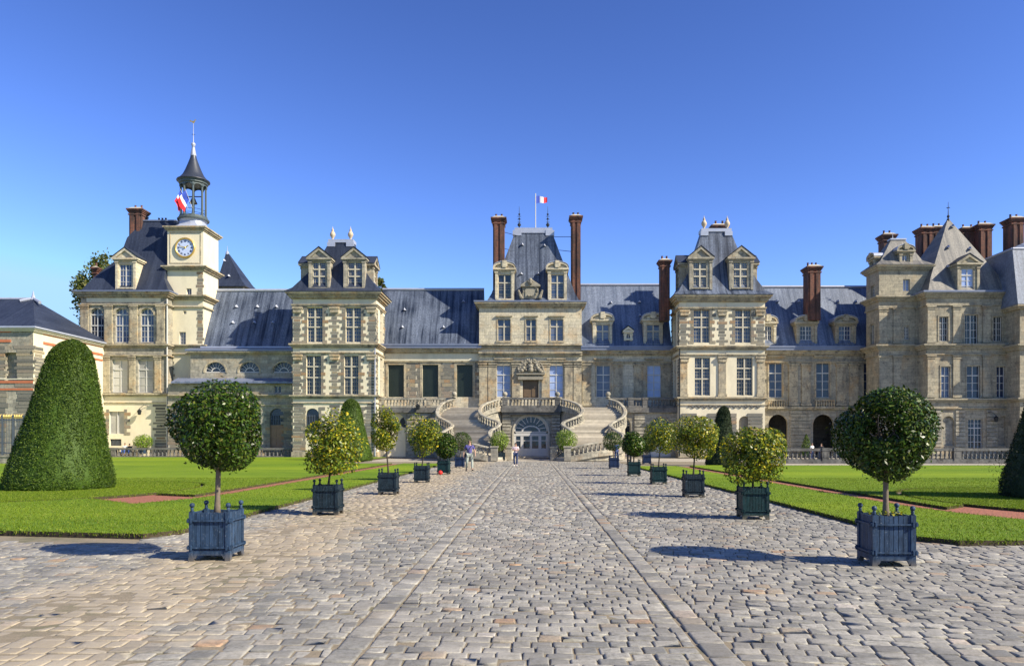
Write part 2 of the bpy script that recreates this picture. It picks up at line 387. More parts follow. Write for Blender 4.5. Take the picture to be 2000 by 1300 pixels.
def frame_quoins(mb, M, o, wa=.28, wb=.55, bh=.34):
    for sgn, u in ((-1, o[0]), (1, o[1])):
        if u is None: continue
        z = o[2]-.1; i = 0
        while z < o[3]+.15:
            w_ = (wa if i % 2 else wb)*random.uniform(.8, 1.2); a, b = (u-w_, u-.0) if sgn < 0 else (u+.0, u+w_)
            mb.mbox(M, a, b, z, min(z+bh-.04, o[3]+.25), -.035*random.uniform(.7, 1.2), .05); z += bh; i += 1
def pilaster(mb, M, u, w_, z0, z1, pr=.14, cap=True):
    mb.mbox(M, u-w_/2, u+w_/2, z0, z1, -pr, .02)
    if cap:
        mb.mbox(M, u-w_/2-.06, u+w_/2+.06, z1-.35, z1-.27, -pr-.05, .02); mb.mbox(M, u-w_/2-.1, u+w_/2+.1, z1-.14, z1-.002, -pr-.1, .02)
        mb.mbox(M, u-w_/2-.08, u+w_/2+.08, z0, z0+.25, -pr-.07, .02)
def surround(mb, M, o, t=.16, pr=.05, hood=True):
    a, b, c, e = o[:4]
    mb.mbox(M, a-t, a-.001, c, e, -pr, .02); mb.mbox(M, b+.001, b+t, c, e, -pr, .02); mb.mbox(M, a-t, b+t, e+.001, e+t, -pr-.003, .02)
    if hood: mb.mbox(M, a-t-.12, b+t+.12, e+t+.45, e+t+.58, -.24, .02); mb.mbox(M, a-t-.04, b+t+.04, e+t+.35, e+t+.45, -.14, .02)
def chimney(parent, x0, x1, y0, y1, z0, z1, pots=2, ribs=True):
    m = MB(); m.box(x0, x1, y0, y1, z0, z1-.5); cw = x1-x0
    if ribs and cw > .9:
        m.box(x0+cw*.12, x0+cw*.38, y0-.09, y0+.01, z0, z1-.55); m.box(x0+cw*.62, x0+cw*.88, y0-.09, y0+.01, z0, z1-.55)
    m.box(x0-.08, x1+.08, y0-.12, y1+.08, z1-.75, z1-.62)
    for i, (h, p) in enumerate(((.14, .08), (.14, .16), (.16, .24))): m.box(x0-p, x1+p, y0-p, y1+p, z1-.498+.14*i, z1-.5+.14*i+h)
    c = m.build('chimney', M_brick, parent)
    cp = MB(); cp.rings([[(x0-.15+q, y0-.15+q, z), (x1+.15-q, y0-.15+q, z), (x1+.15-q, y1+.15-q, z), (x0-.15+q, y1+.15-q, z)] for q, z in ((0, z1-.05), (.35, z1+.16))]); cp.build('cap', M_mull, c)
    for i in range(pots):
        px_ = x0+(i+.5)*(x1-x0)/pots; p = MB(); p.lathe(px_, (y0+y1)/2, [(.11, 0), (.10, .3), (.13, .34), (.05, .36)], 8, z1+.15); p.build('chimney_pot', M_brick, c)
    return c
def dormer(thing, D, bx0, bx1, wx0, wx1, wy0, wy1, ptop, pbot, px0, px1, style, depth, wst='small', gl='b', mat=None, M=None, tint=None):
    """stone dormer: body between bx0..bx1 (m), window, pediment from pbot to ptop"""
    M = M or MF(D); m = MB(); o = (wx0, wx1, wy0, wy1, 'r', wst, gl)
    z0 = wy0-.25
    facade(m, M, bx0, bx1, z0, pbot, [o], .25)
    for u in (bx0, bx1): m.quad(M(u, z0, 0), M(u, pbot, 0), M(u, pbot, depth), M(u, z0, depth))
    m.mbox(M, wx0-.22, wx1+.22, wy0-.17, wy0-.02, -.14, .05)
    for u in (bx0, bx1-.28): m.mbox(M, u+.01, u+.27, z0, pbot-.35, -.10, .02); m.mbox(M, u-.05, u+.33, pbot-.5, pbot-.36, -.16, .02)
    m.mbox(M, px0+.1, px1-.1, pbot-.32, pbot-.2, -.12, depth*.5); m.mbox(M, px0, px1, pbot-.18, pbot, -.28, depth)
    cx = (px0+px1)/2; hw = (px1-px0)/2
    if style == 'tri':
        outer = [(px0, pbot), (px1, pbot), (cx, ptop)]; inner = [(px0+hw*.34, pbot), (px1-hw*.34, pbot), (cx, ptop-hw*.24)]
        m.mprism(M, [(px0, pbot+.001), (px0+hw*.3, pbot+.001), (cx, ptop-.28), (cx, ptop)], -.26, .1)
        m.mprism(M, [(px1, pbot+.001), (cx, ptop), (cx, ptop-.28), (px1-hw*.3, pbot+.001)], -.257, .1)
        m.mprism(M, [(px0+.2, pbot+.002), (px1-.2, pbot+.002), (cx, ptop-.15)], -.08, .12)
        rp = [(px0-.06, pbot+.02), (cx, ptop+.07), (px1+.06, pbot+.02)]
    else:
        n = 10; ap = [(cx-hw*math.cos(math.pi*i/n), pbot+(ptop-pbot)*math.sin(math.pi*i/n)**.8) for i in range(n+1)]
        ip = [(cx-(hw-.2)*math.cos(math.pi*i/n), pbot+(ptop-pbot-.2)*math.sin(math.pi*i/n)**.8) for i in range(n+1)]
        for i in range(n): m.mprism(M, [ap[i], ap[i+1], ip[i+1], ip[i]], -.26, .1)
        m.mprism(M, [(px0+.1, pbot+.002)]+[(u*.98+cx*.02, z-.05) for u, z in ip[1:-1]]+[(px1-.1, pbot+.002)], -.08, .12)
        m.mbox(M, cx-.22, cx+.22, pbot+.05, ptop+.12, -.36, 0); m.mbox(M, cx-.33, cx+.33, pbot+.16, ptop-.06, -.31, 0)
        rp = [(u, z+.03) for u, z in ap]
    d = m.build('dormer', mat or M_cream, thing)
    r = MB()
    for i in range(len(rp)-1):
        a, b = rp[i], rp[i+1]; r.mprism(M, [a, b, (b[0], b[1]+.06), (a[0], a[1]+.06)], -.3, depth)
    r.build('dormer_roof', M_slated if style == 'tri' else M_lead, d)
    window(d, M, o, 'window_frame', .12)
    return d
def vents(parent, y_of_z, pts, D):
    """little lead roof vents; pts in photo pixels on a roof slope y=f(z)"""
    for px, py in pts:
        y = D+2
        for _ in range(6): y = y_of_z(H(py, y))
        x = X(px, y); z = H(py, y); m = MB()
        m.add([(x-.22, y-.02, z), (x+.22, y-.02, z), (x, y-.32, z+.02), (x, y+.1, z+.32), (x, y-.25, z+.2)], [(0, 2, 4), (2, 1, 4), (0, 4, 3), (4, 1, 3)])
        m.build('roof_vent', M_lead, parent)

BALPROF = [(.10, 0), (.10, .06), (.05, .10), (.085, .22), (.10, .30), (.05, .48), (.045, .54), (.08, .57), (.08, .62)]
def baluster_mesh(mat, s=1.0, n=8):
    m = MB(); m.lathe(0, 0, [(r*s*1.05, z) for r, z in BALPROF], n); me = bpy.data.meshes.new('baluster'); me.from_pydata(m.v, [], m.f); me.materials.append(mat)
    me.polygons.foreach_set('use_smooth', [True]*len(me.polygons)); return me
BAL = {}
def put_balusters(parent, pts, mat):
    me = BAL.setdefault(mat.name, baluster_mesh(mat)); o0 = origin_of(parent)
    for p in pts:
        o = bpy.data.objects.new('baluster', me); C.objects.link(o); o.parent = parent; o.location = Vector(p)-o0
def straight_balustrade(th, x0, x1, y, z0, mat, step=.34, piers=(), base=.14, rail='rail', dk=None):
    m = MB(); m.box(x0, x1, y-.17, y+.17, z0, z0+base); m.build('plinth', mat, th)
    m = MB(); m.box(x0, x1, y-.19, y+.19, z0+base+.62, z0+base+.76); m.box(x0, x1, y-.14, y+.14, z0+base+.761, z0+base+.83); m.build('handrail', dk or mat, th)
    for p in piers:
        m = MB(); m.box(p-.28, p+.28, y-.22, y+.22, z0+.001, z0+base+.619); m.box(p-.15, p+.15, y-.24, y-.2, z0+.25, z0+.65)
        m.box(p-.31, p+.31, y-.25, y+.25, z0+base+.62, z0+base+.86); m.build('pier', mat, th)
    n = int((x1-x0)/step); pts = [(x0+(i+.5)*(x1-x0)/n, y, z0+base) for i in range(n)]
    put_balusters(th, [p for p in pts if all(abs(p[0]-q) > .4 for q in piers)], mat)

# ================================================================== THE CHATEAU
def building(name, cx, y, label): return empty(name, (cx, y, 0), 0, label, 'building')
def finish_windows(th, M, ops, name='window'):
    for o in ops: window(th, M, o, name)

# ---- window pavilions 2 and 3 (rubble quoins, mansard roof with pedimented dormers)
def mansard_pavilion(D, depth, pxl, pxr, label, wins_u, wins_l, ev, string, string2, top, topx, dorm, side, kind, glass_u, glass_l):
    th = building('pavilion', X((pxl+pxr)/2, D), D, label)
    x0, x1 = X(pxl, D), X(pxr, D); y0, y1 = D, D+depth
    ze = H(ev, D); zs = H(string, D); zs2 = H(string2, D)
    wall = MB(); trim = MB(); q = MB(); MFd = MF(D)
    wu = [WN(D, a, b, c, d, 'r', 'cross3', g) for (a, b, c, d), g in zip(wins_u, glass_u)]
    wl = [WN(D, a, b, c, d, 'r', 'cross3', g) for (a, b, c, d), g in zip(wins_l, glass_l)]
    if kind == 2: gl = [WN(D, 597, 623, 797, 846, 'a', 'bars', 'd'), WN(D, 678, 704, 797, 846, 'a', 'bars', 'd')]
    else: gl = [WN(D, 1364, 1385, 812, 872, 'a', 'arch_void', 'd'), WN(D, 1443, 1467, 812, 872, 'a', 'arch_void', 'd')]
    facade(wall, MFd, x0, x1, 0, ze-.3, wu+wl+gl, .3)
    wall.quad((x0, y1, 0), (x1, y1, 0), (x1, y1, ze-.3), (x0, y1, ze-.3))
    # side walls with narrow windows
    Ms, xs, Mo, xo = (MR(x1), x1, ML(x0), x0) if side > 0 else (ML(x0), x0, MR(x1), x1)
    sw = [(D+depth*.42, D+depth*.78, o[2], o[3], 'r', 'cross3', 'b') for o in (wu[0], wl[0])]
    facade(wall, Ms, D, y1, 0, ze-.3, sw, .3); wall.quad(Mo(D, 0, 0), Mo(y1, 0, 0), Mo(y1, ze-.3, 0), Mo(D, ze-.3, 0))
    wall.build('wall', M_plas, th)
    finish_windows(th, MFd, wu+wl+[g for g in gl if kind == 2]); finish_windows(th, Ms, sw)
    if kind == 3:
        nb = MB()
        for g in gl: nb = MB(); nb.mbox(MFd, g[0], g[1], g[2], g[3], .28, .33); nb.build('niche', M_quoin, th)
    for o in wu+(wl if kind == 2 else []): frame_quoins(q, MFd, o)
    cx = X((pxl+pxr)/2, D)
    for za, zb in ((zs+.05, ze-1.5), (zs2+.05, zs-1.1)):
        for u, wa, wb in ((x0+.42, .6, .95), (cx, .5, .95), (x1-.42, .6, .95)):
            if kind == 2 or za > zs: quoins(q, MFd, u, za, zb, wa, wb)
            else: pilaster(trim, MFd, u, .75, za, zb, .12)
        for u in (D+.45, y1-.3): quoins(q, Ms, u, za, zb, .7, .95)
    if kind == 2:
        quoins(q, MFd, x0+.55, .1, zs2-.7, .9, 1.3); quoins(q, MFd, cx, .1, zs2-.7, .8, 1.2); quoins(q, MFd, x1-.55, .1, zs2-.7, .9, 1.3)
        for o in gl: frame_quoins(q, MFd, (o[0], o[1], .2, o[3]))
    else:
        for u in (x0+1.0, X(1397, D), X(1424, D), x1-1.0):
            for k in range(11): q.mbox(MFd, u-.75, u+.75, .4+k*.38, .4+k*.38+.31, -.09, .02)
    q.build('quoins', M_quoin, th)
    # cornices
    slabs(trim, x0, x1, y0, y1, ze, [(.16, .62), (.18, .48), (.22, .30), (.12, .16)])
    slabs(trim, x0, x1, y0, y1, H(ev+23, D), [(.1, .16), (.14, .09)])
    slabs(trim, x0, x1, y0, y1, zs, [(.14, .36), (.14, .25), (.14, .12)])
    slabs(trim, x0, x1, y0, y1, zs-.85, [(.1, .14), (.1, .08)])
    slabs(trim, x0, x1, y0, y1, zs2, [(.14, .30), (.12, .18), (.12, .08)])
    slabs(trim, x0, x1, y0, y1, zs2-.75, [(.1, .1)])
    slabs(trim, x0, x1, y0, y1, .6, [(.55, .14)])
    for u in (x0+.5, cx, x1-.5):
        for z in (H(ev+23, D)-.25, zs-1.05): trim.mbox(MFd, u-.42, u+.42, z-.6, z-.25, -.22, .02); trim.mbox(MFd, u-.5, u+.5, z-.25, z-.05, -.28, .02)
    trim.build('cornice', M_band, th)
    wb_ = MB()
    for za in (ze-.66, zs-.43): wb_.mbox(MFd, x0+.7, cx-.4, za-.62 if za > zs else za-.42, za-.04, -.04, .01); wb_.mbox(MFd, cx+.4, x1-.7, za-.62 if za > zs else za-.42, za-.04, -.04, .01)
    wb_.build('frieze', M_white, th)
    # roof
    e = .7; zt = H(top, D+2.5); tx0, tx1 = X(topx[0], D+2.5), X(topx[1], D+2.5); ym = (y0+y1)/2
    r = MB(); L = [(-e, 0), (0.35, .55), (1.15, 1.9), (None, None)]
    rs = [(x0-e, x1+e, y0-e, y1+e, ze+.02), (x0-.05, x1+.05, y0-.05, y1+.05, ze+.5)]
    for t in (.3, .55, 1.0):
        s_ = 1-(1-t)**1.0; k_ = 1-(1-t)**1.35
        rs.append((x0+(tx0-x0)*k_, x1+(tx1-x1)*k_, y0+(ym-.5-y0)*k_*.95, y1-(y1-ym-.5)*k_*.95, ze+.5+(zt-ze-.5)*s_))
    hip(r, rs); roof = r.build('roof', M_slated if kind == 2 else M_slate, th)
    a = rs[-1]; m = MB(); m.box(a[0]-.12, a[1]+.12, a[2]-.12, a[3]+.12, zt-.12, zt+.22); m.box(a[0]-.2, a[0]+.6, a[2]-.2, a[2]+.02, zt-.55, zt-.1); m.box(a[1]-.6, a[1]+.2, a[2]-.2, a[2]+.02, zt-.55, zt-.1)
    m.build('ridge_cap', M_lead, roof)
    for u in (a[0]+.25, a[1]-.25):
        f = MB(); f.lathe(u, ym-.3, [(.16, 0), (.10, .12), (.10, .2), (.26, .45), (.30, .62), (.20, .85), (.10, .95), (.15, 1.02), (.04, 1.25), (.01, 1.45)], 10, zt+.2); f.build('finial_urn', M_urn, roof, True)
    for (bx0, bx1, wx0, wx1, wy0, wy1, apex, pb, p0, p1) in dorm:
        dormer(th, D, X(bx0, D), X(bx1, D), X(wx0, D), X(wx1, D), H(wy1, D), H(wy0, D), H(apex, D), H(pb, D), X(p0, D), X(p1, D), 'tri', 2.6, 'cross3', 'b', M_grey)
    # side dormers, seen edge-on beyond the roof slope
    d0 = dorm[0]
    for Mx in (MR(x1-.6), ML(x0+(.6 if kind == 2 else .3))):
        dormer(th, D, ym-1.2, ym+1.0, ym-.8, ym+.6, H(d0[5], D), H(d0[4]+6, D), H(d0[6]+9, D), H(d0[7]+7, D), ym-1.5, ym+1.3, 'tri', 2.4, 'cross3', 'b', M_grey, Mx)
    return th, roof

pav2, roof2 = mansard_pavilion(78, 4.4, 572, 735, 'tall pavilion with brown rubble quoins, two urns on its dark slate roof', [(600, 630, 600, 668), (675, 705, 600, 668)], [(598, 627, 694, 770), (672, 700, 694, 770)],
    571, 671, 771, 476, (648, 692), [(603, 645, 611, 636, 512, 561, 484, 504, 599, 649), (671, 713, 680, 707, 512, 561, 484, 504, 667, 717)], 1, 2, 'bb', 'dd')
pav3, roof3 = mansard_pavilion(78, 4.4, 1327, 1494, 'tall mansard pavilion with a carved frieze and a brick chimney top behind its two urns', [(1355, 1386, 600, 669), (1436, 1467, 600, 669)], [(1357, 1387, 698, 772), (1439, 1470, 698, 772)],
    577, 675, 775, 455, (1368, 1422), [(1346, 1391, 1354, 1380, 512, 561, 482, 503, 1343, 1394), (1424, 1471, 1433, 1460, 512, 561, 482, 503, 1420, 1474)], -1, 3, 'bb', 'bd')
chimney(roof3, X(1394, 81), X(1421, 81), 81.3, 82.1, H(500, 81), H(437, 81), 2, False)
fr = MB(); zf = H(775, 78)-.85   # carved scroll frieze under the string course
for i in range(60):
    u = X(1345, 78)+i*.124; fr.ball((u, 77.97, zf-.12+.1*math.sin(i*1.3)), .09, 6, 4)
fr.build('carved_frieze', M_dark, pav3)
for px_ in (1327, 733):   # drainpipes
    m = MB(); m.tube([(X(px_, 78), 77.85, .2), (X(px_, 78), 77.85, H(680, 78))], .06, 8); m.build('drainpipe', M_iron if px_ > 1000 else M_lead, pav3 if px_ > 1000 else pav2)

# ---- wings of the main range
def wing(D, pxl, pxr, gut, ridge, label, wins, slate, dk=7, glass='b', stone=None, y_gf=0, yback=None):
    th = building('wing', X((pxl+pxr)/2, D), D, label); x0, x1 = X(pxl, D), X(pxr, D)
    ze = H(gut, D); wall = MB(); facade(wall, MF(D), x0, x1, 0, ze-.2, wins, .3)
    for u in (x0, x1): wall.quad((u, D, 0), (u, D+dk, 0), (u, D+dk, ze-.2), (u, D, ze-.2))
    wall.build('wall', stone or M_cream, th); finish_windows(th, MF(D), wins)
    yr = D+dk*.5; zr = H(ridge, yr); r = MB()
    f = lambda z: D-.1+(z-ze)/(zr-ze)*(yr-D+.1)
    r.add([(x0, D-.1, ze), (x1, D-.1, ze), (x1, yr, zr), (x0, yr, zr), (x0, D+dk, ze), (x1, D+dk, ze)], [(0, 1, 2, 3), (3, 2, 5, 4), (0, 3, 4), (1, 5, 2)])
    roof = r.build('roof', slate, th)
    m = MB(); m.tube([(x0, yr, zr+.05), (x1, yr, zr+.05)], .16, 8); m.build('ridge_cap', M_lead, roof)
    g = MB(); g.box(x0, x1, D-.72, D-.02, ze-.15, ze+.02); g.box(x0, x1, D-.66, D-.02, ze-.42, ze-.151); g.build('gutter', M_leadd, th)
    return th, roof, f, ze, zr
def wing_trim(th, D, pxl, pxr, ze, wins, pil, capz):
    x0, x1 = X(pxl, D), X(pxr, D); m = MB(); M = MF(D)
    for dz, h, p in ((.42, .16, .5), (.58, .2, .36), (.78, .12, .22), (1.55, .1, .2), (1.65, .16, .1)): m.box(x0, x1, D-p, D+.02, ze-dz-h+.002, ze-dz)
    for o in wins: surround(m, M, o)
    for u in pil: pilaster(m, M, X(u, D), .95, capz, ze-1.83)
    m.build('mouldings', M_band, th)
D = 82
wa = [WN(D, a, a+31, 712, 775, 'r', 'lattice', 's') for a in (758, 825, 892)]
wingA, roofA, fA, zeA, zrA = wing(D, 733, 941, 673, 566, 'wing with three black latticed windows between rubble strips', wa, M_slate, 8, stone=M_cream)
m = MB(); q = MB()
for dz, h, p in ((.42, .16, .5), (.58, .2, .36), (.78, .12, .22), (1.75, .1, .16)): m.box(X(733, D), X(941, D), D-p, D+.02, zeA-dz-h+.002, zeA-dz)
for o in wa: m.mbox(MF(D), o[0]-.25, o[0]-.002, o[2], o[3], -.05, .02); m.mbox(MF(D), o[1]+.002, o[1]+.25, o[2], o[3], -.05, .02); m.mbox(MF(D), o[0]-.25, o[1]+.25, o[3]+.002, o[3]+.35, -.053, .02)
m.build('mouldings', M_band, wingA)
m = MB(); m.box(X(742, D), X(936, D), D-.05, D+.01, zeA-1.7, zeA-.95); m.build('frieze', M_white, wingA)
for px_ in (806, 873): quoins(q, MF(D), X(px_, D), 5.4, zeA-1.9, .7, 1.1, .42)
for o in wa[1:]: frame_quoins(q, MF(D), (o[0]-.26, None, o[2], o[3]), .2, .45, .4)
for o in wa: frame_quoins(q, MF(D), (None, o[1]+.26, o[2], o[3]), .2, .45, .4)
q.build('quoins', M_quoin, wingA)
vents(roofA, fA, [(790, 606), (905, 590), (786, 640), (866, 640)], D)

wb = [WN(D, a, a+27, 713, 775, 'r', 'french', 'p') for a in (1165, 1264)]
wingB, roofB, fB, zeB, zrB = wing(D, 1134, 1312, 677, 557, 'wing under pale slate with two round-topped dormers and a tiny one between them', wb, M_slatep, 8)
wing_trim(wingB, D, 1134, 1312, zeB, wb, (1146, 1207, 1247, 1300), 5.45)
for a in (1158, 1257): dormer(wingB, D+.2, X(a, D), X(a+38, D), X(a+7, D), X(a+32, D), H(671, D), H(633, D), H(611, D), H(623, D), X(a-4, D), X(a+42, D), 'arc', 3.2, 'cross', 'b')
dormer(wingB, D+.3, X(1219, D), X(1236, D), X(1223, D), X(1233, D), H(660, D), H(647, D), H(637, D), H(645, D), X(1217, D), X(1238, D), 'tri', 2.2, 'shutter', 'b', M_plas)
vents(roofB, fB, [(1193, 592), (1249, 591), (1250, 617)], D)
chimney(roofB, X(1291, 80), X(1309, 80), 80.2, 81.3, H(625, 80), H(506, 80), 2)

wc = [WN(D, a, a+27, 708, 776, 'r', 'french', 'b') for a in (1502, 1594, 1687)]+[WN(D, 1769, 1785, 709, 775, 'r', 'french', 'b')]
ga = [WN(D, 1501, 1538, 809, 893, 'a', 'arch_void', 'd'), WN(D, 1588, 1628, 809, 893, 'a', 'arch_void', 'd'), WN(D, 1680, 1718, 809, 893, 'a', 'arch_void', 'd')]
wingC, roofC, fC, zeC, zrC = wing(D, 1490, 1812, 677, 561, 'wing above the open arches with a tall square brick chimney in front of its roof', wc+ga, M_slatep, 8, stone=M_shade)
wing_trim(wingC, D, 1490, 1812, zeC, wc, (1549, 1574, 1642, 1667, 1735, 1757, 1798), 5.45)
q = MB(); m = MB()
for u in (1563, 1654, 1748):
    for k in range(12): q.mbox(MF(D), X(u-20, D), X(u+20, D), .5+k*.375, .5+k*.375+.30, -.10, .02)
q.build('rustication', M_shade, wingC)
m.box(X(1490, D), X(1812, D), D-.30, D+.02, 5.2, 5.36); m.box(X(1490, D), X(1812, D), D-.2, D+.02, 5.05, 5.199)
m.build('string_course', M_band, wingC)
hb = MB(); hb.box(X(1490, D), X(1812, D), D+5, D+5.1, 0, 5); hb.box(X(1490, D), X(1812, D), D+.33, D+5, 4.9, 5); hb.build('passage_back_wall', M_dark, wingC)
for a in (1500, 1592, 1685):   # balconets under the windows
    m = MB(); x0, x1 = X(a-2, D), X(a+37, D); m.box(x0, x1, D-.42, D, 5.17, 5.35); m.box(x0, x1, D-.42, D-.3, 6.02-.02, 6.12); b = m.build('balconet', M_band, wingC)
    o0 = Vector((X((1490+1812)/2, D), D, 0)); n = 8; m = MB()
    for i in range(n): m.lathe(x0+(i+.5)*(x1-x0)/n, D-.36, BALPROF, 6, 5.36)
    m.build('balusters', M_band, b)
for a, st in ((1485, 'arc'), (1556, 'arc'), (1632, 'arc')):
    ww = (a+8, a+31) if a > 1490 else (1492, 1509)
    dormer(wingC, D+.2, X(a, D) if a > 1490 else X(1486, D), X(a+41, D) if a > 1490 else X(1517, D), X(ww[0], D), X(ww[1], D), H(671, D), H(636, D), H(616, D), H(628, D), X(a-4, D), X(a+44, D) if a > 1490 else X(1520, D), st, 3.2, 'small', 'b', M_cream if a < 1500 else M_shade)
chimney(roofC, X(1583, 81), X(1607, 81), 81.6, 83.2, H(620, 80), H(512, 80), 3)
vents(roofC, fC, [(1517, 590), (1560, 590), (1637, 590), (1672, 590)], D)

# ---- central pavilion
Dc = 81.6
cen = building('central_pavilion', X(1037, Dc), Dc, 'central pavilion with carved arms over its door and two very tall brick chimneys'); M = MF(Dc)
xl, xr = X(936, Dc), X(1136, Dc); wl = [WN(Dc, 970, 997, 713, 775, 'r', 'french', 'p'), WN(Dc, 1073, 1100, 713, 775, 'r', 'french', 'p')]
dr = WN(Dc, 1021, 1052, 741, 777, 'r', 'shutter', 'd'); wu = [WN(Dc, 972, 997, 623, 665, 'r', 'cross', 'b'), WN(Dc, 1027, 1047, 623, 665, 'r', 'cross', 'b'), WN(Dc, 1075, 1100, 623, 665, 'r', 'cross', 'b')]
wall = MB(); ze = H(588, Dc); facade(wall, M, xl, xr, 0, ze-.2, wl+wu+[dr], .3)
for u in (xl, xr): wall.quad((u, Dc, 0), (u, Dc+7, 0), (u, Dc+7, ze-.2), (u, Dc, ze-.2))
wall.build('wall', M_cream, cen); finish_windows(cen, M, wl+wu)
m = MB(); m.mbox(M, dr[0], dr[1], dr[2], dr[3], .2, .28)
for s_ in (0, 1):
    for k in (0, 1): a = dr[0]+.12+s_*(dr[1]-dr[0])/2; m.mbox(M, a, a+.55, dr[2]+.15+k*.95, dr[2]+.95+k*.9, .16, .2)
m.build('door', M_door, cen)
m = MB(); slabs(m, xl, xr, Dc, Dc+7, ze-.15, [(.14, .5), (.16, .38), (.16, .24), (.14, .1)])
for dz, h, p in ((0, .16, .36), (.3, .14, .2), (.85, .16, .46), (1.01, .2, .32), (1.75, .1, .2), (1.85, .16, .1)): m.box(xl-.05, xr+.05, Dc-p, Dc+.02, H(672, Dc)-dz-h+.002, H(672, Dc)-dz)
for o in wl: surround(m, M, o)
for o in wu: m.mbox(M, o[0]-.12, o[0]-.002, o[2], o[3], -.04, .02); m.mbox(M, o[1]+.002, o[1]+.12, o[2], o[3], -.04, .02); m.mbox(M, o[0]-.2, o[1]+.2, o[3]+.25, o[3]+.36, -.2, .02); m.mbox(M, o[0]-.15, o[1]+.15, o[2]-.2, o[2]-.002, -.1, .02)
for u in (944, 961.5, 1008, 1066, 1110.5, 1128): pilaster(m, M, X(u, Dc), .85, 5.45, H(672, Dc)-2.03)
m.build('mouldings', M_band, cen)
m = MB(); slabs(m, xl, xr, Dc, Dc+7, ze, [(.148, .55)]); m.build('gutter', M_leadd, cen)
# carved coat of arms over the door
cv = MB(); cxd = (dr[0]+dr[1])/2; zc = H(722, Dc)
cv.mbox(M, cxd-1.35, cxd+1.35, H(747, Dc)+.3, H(747, Dc)+.62, -.35, .02); cv.mbox(M, cxd-1.5, cxd+1.5, H(730, Dc)-.1, H(730, Dc)+.05, -.42, .02)
rr = random.Random(3)
for i in range(150):
    a = rr.uniform(0, math.pi); r_ = rr.uniform(.75, 1.0); cv.ball((cxd+1.45*r_*math.cos(a), Dc-.08-rr.uniform(0, .12), H(728, Dc)+1.45*r_*math.sin(a)), rr.uniform(.07, .15), 6, 4)
for s_ in (-1, 1):   # reclining figures
    for (dx, dz, r_) in ((.95, .25, .26), (.75, .5, .22), (.62, .78, .15), (1.15, .12, .2), (.5, .3, .16), (1.3, .35, .13), (.45, .55, .1)): cv.ball((cxd+s_*dx, Dc-.25, H(728, Dc)+dz), r_, 8, 6)
for (dx, dz, r_) in ((0, .3, .3), (0, .65, .27), (0, 1.05, .16), (-.2, .85, .1), (.2, .85, .1)): cv.ball((cxd+dx, Dc-.28, H(728, Dc)+dz), r_, 8, 6)
for i in range(60): cv.ball((cxd+rr.uniform(-1.1, 1.1), Dc-.1, H(737, Dc)+rr.uniform(-.25, .25)), rr.uniform(.06, .14), 6, 4)
cv.build('coat_of_arms', M_carve, cen)
# roof
yt = Dc+3.2; zt = H(452, yt); r = MB(); a0, a1 = X(1008, yt), X(1076, yt)
e0, e1 = X(951, Dc), X(1132, Dc)
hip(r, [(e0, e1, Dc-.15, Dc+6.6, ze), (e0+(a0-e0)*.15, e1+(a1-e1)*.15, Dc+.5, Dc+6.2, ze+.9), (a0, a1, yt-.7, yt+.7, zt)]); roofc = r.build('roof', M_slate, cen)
fC2 = lambda z: Dc+.5+(z-ze-.9)/(zt-ze-.9)*2.0
vents(roofc, fC2, [(1020, 479), (1063, 481), (1018, 536), (1051, 536)], Dc)
m = MB(); m.box(a0-.15, a1+.15, yt-.85, yt+.85, zt-.1, zt+.18); m.box(a0-.35, a0+.6, yt-.95, yt-.6, zt-.7, zt-.1); m.box(a1-.6, a1+.35, yt-.95, yt-.6, zt-.7, zt-.1); m.box(a0+.6, a1-.6, yt-.9, yt-.6, zt-.4, zt-.1); m.build('ridge_cap', M_lead, roofc)
for u in (a0+.35, a1-.35):
    f = MB(); f.lathe(u, yt, [(.04, 0), (.12, .15), (.03, .3), (.18, .5), (.2, .62), (.05, .8), (.03, 1.1), (.12, 1.25), (.03, 1.35), (.03, 1.6), (.13, 1.75), (.03, 1.85), (.015, 2.6)], 8, zt+.15)
    for k in range(4): f.tube([(u-.2, yt, zt+.7+k*.32), (u+.2, yt, zt+.7+k*.32)], .025, 4)
    f.build('finial', M_iron, roofc)
for a in (967, 1070): dormer(cen, Dc, X(a, Dc), X(a+37, Dc), X(a+6, Dc), X(a+31, Dc), H(583, Dc), H(536, Dc), H(512, Dc), H(524, Dc), X(a-4, Dc), X(a+41, Dc), 'arc', 3, 'cross', 'b')
cx_ = X(1036, Dc); m = MB()   # carved central panel
m.mbox(M, cx_-.85, cx_+.85, H(583, Dc), H(560, Dc), -.05, .5); m.mbox(M, cx_-1.05, cx_+1.05, H(560, Dc)+.002, H(557, Dc), -.25, .6)
m.mprism(M, [(cx_-1.05, H(557, Dc)+.01), (cx_+1.05, H(557, Dc)+.01), (cx_, H(546, Dc)+.1)], -.2, .5); m.mbox(M, cx_-.55, cx_+.55, H(580, Dc), H(564, Dc), -.12, 0)
for i in range(30): t = rr.uniform(0, 6.28); m.ball((cx_+.75*math.cos(t), Dc-.15, H(568, Dc)+.55*math.sin(t)), rr.uniform(.06, .12), 6, 4)
for s_ in (-1, 1):
    for k in range(5): m.ball((cx_+s_*(1.0+.06*k), Dc-.1, H(581, Dc)+.17*k), .2-.02*k, 6, 5)
for (dx, dz, r_) in ((0, 0, .25), (0, .3, .2), (-.2, .15, .14), (.2, .15, .14)): m.ball((cx_+dx, Dc-.25, H(553, Dc)+dz), r_, 8, 6)
m.build('carved_panel', M_carve, cen)
for (a, b, t) in ((963, 985, 424), (1116, 1134, 421)): chimney(cen, X(a, Dc+1), X(b, Dc+1), Dc+.9, Dc+2.4, H(584, Dc), H(t, Dc+1), 2)
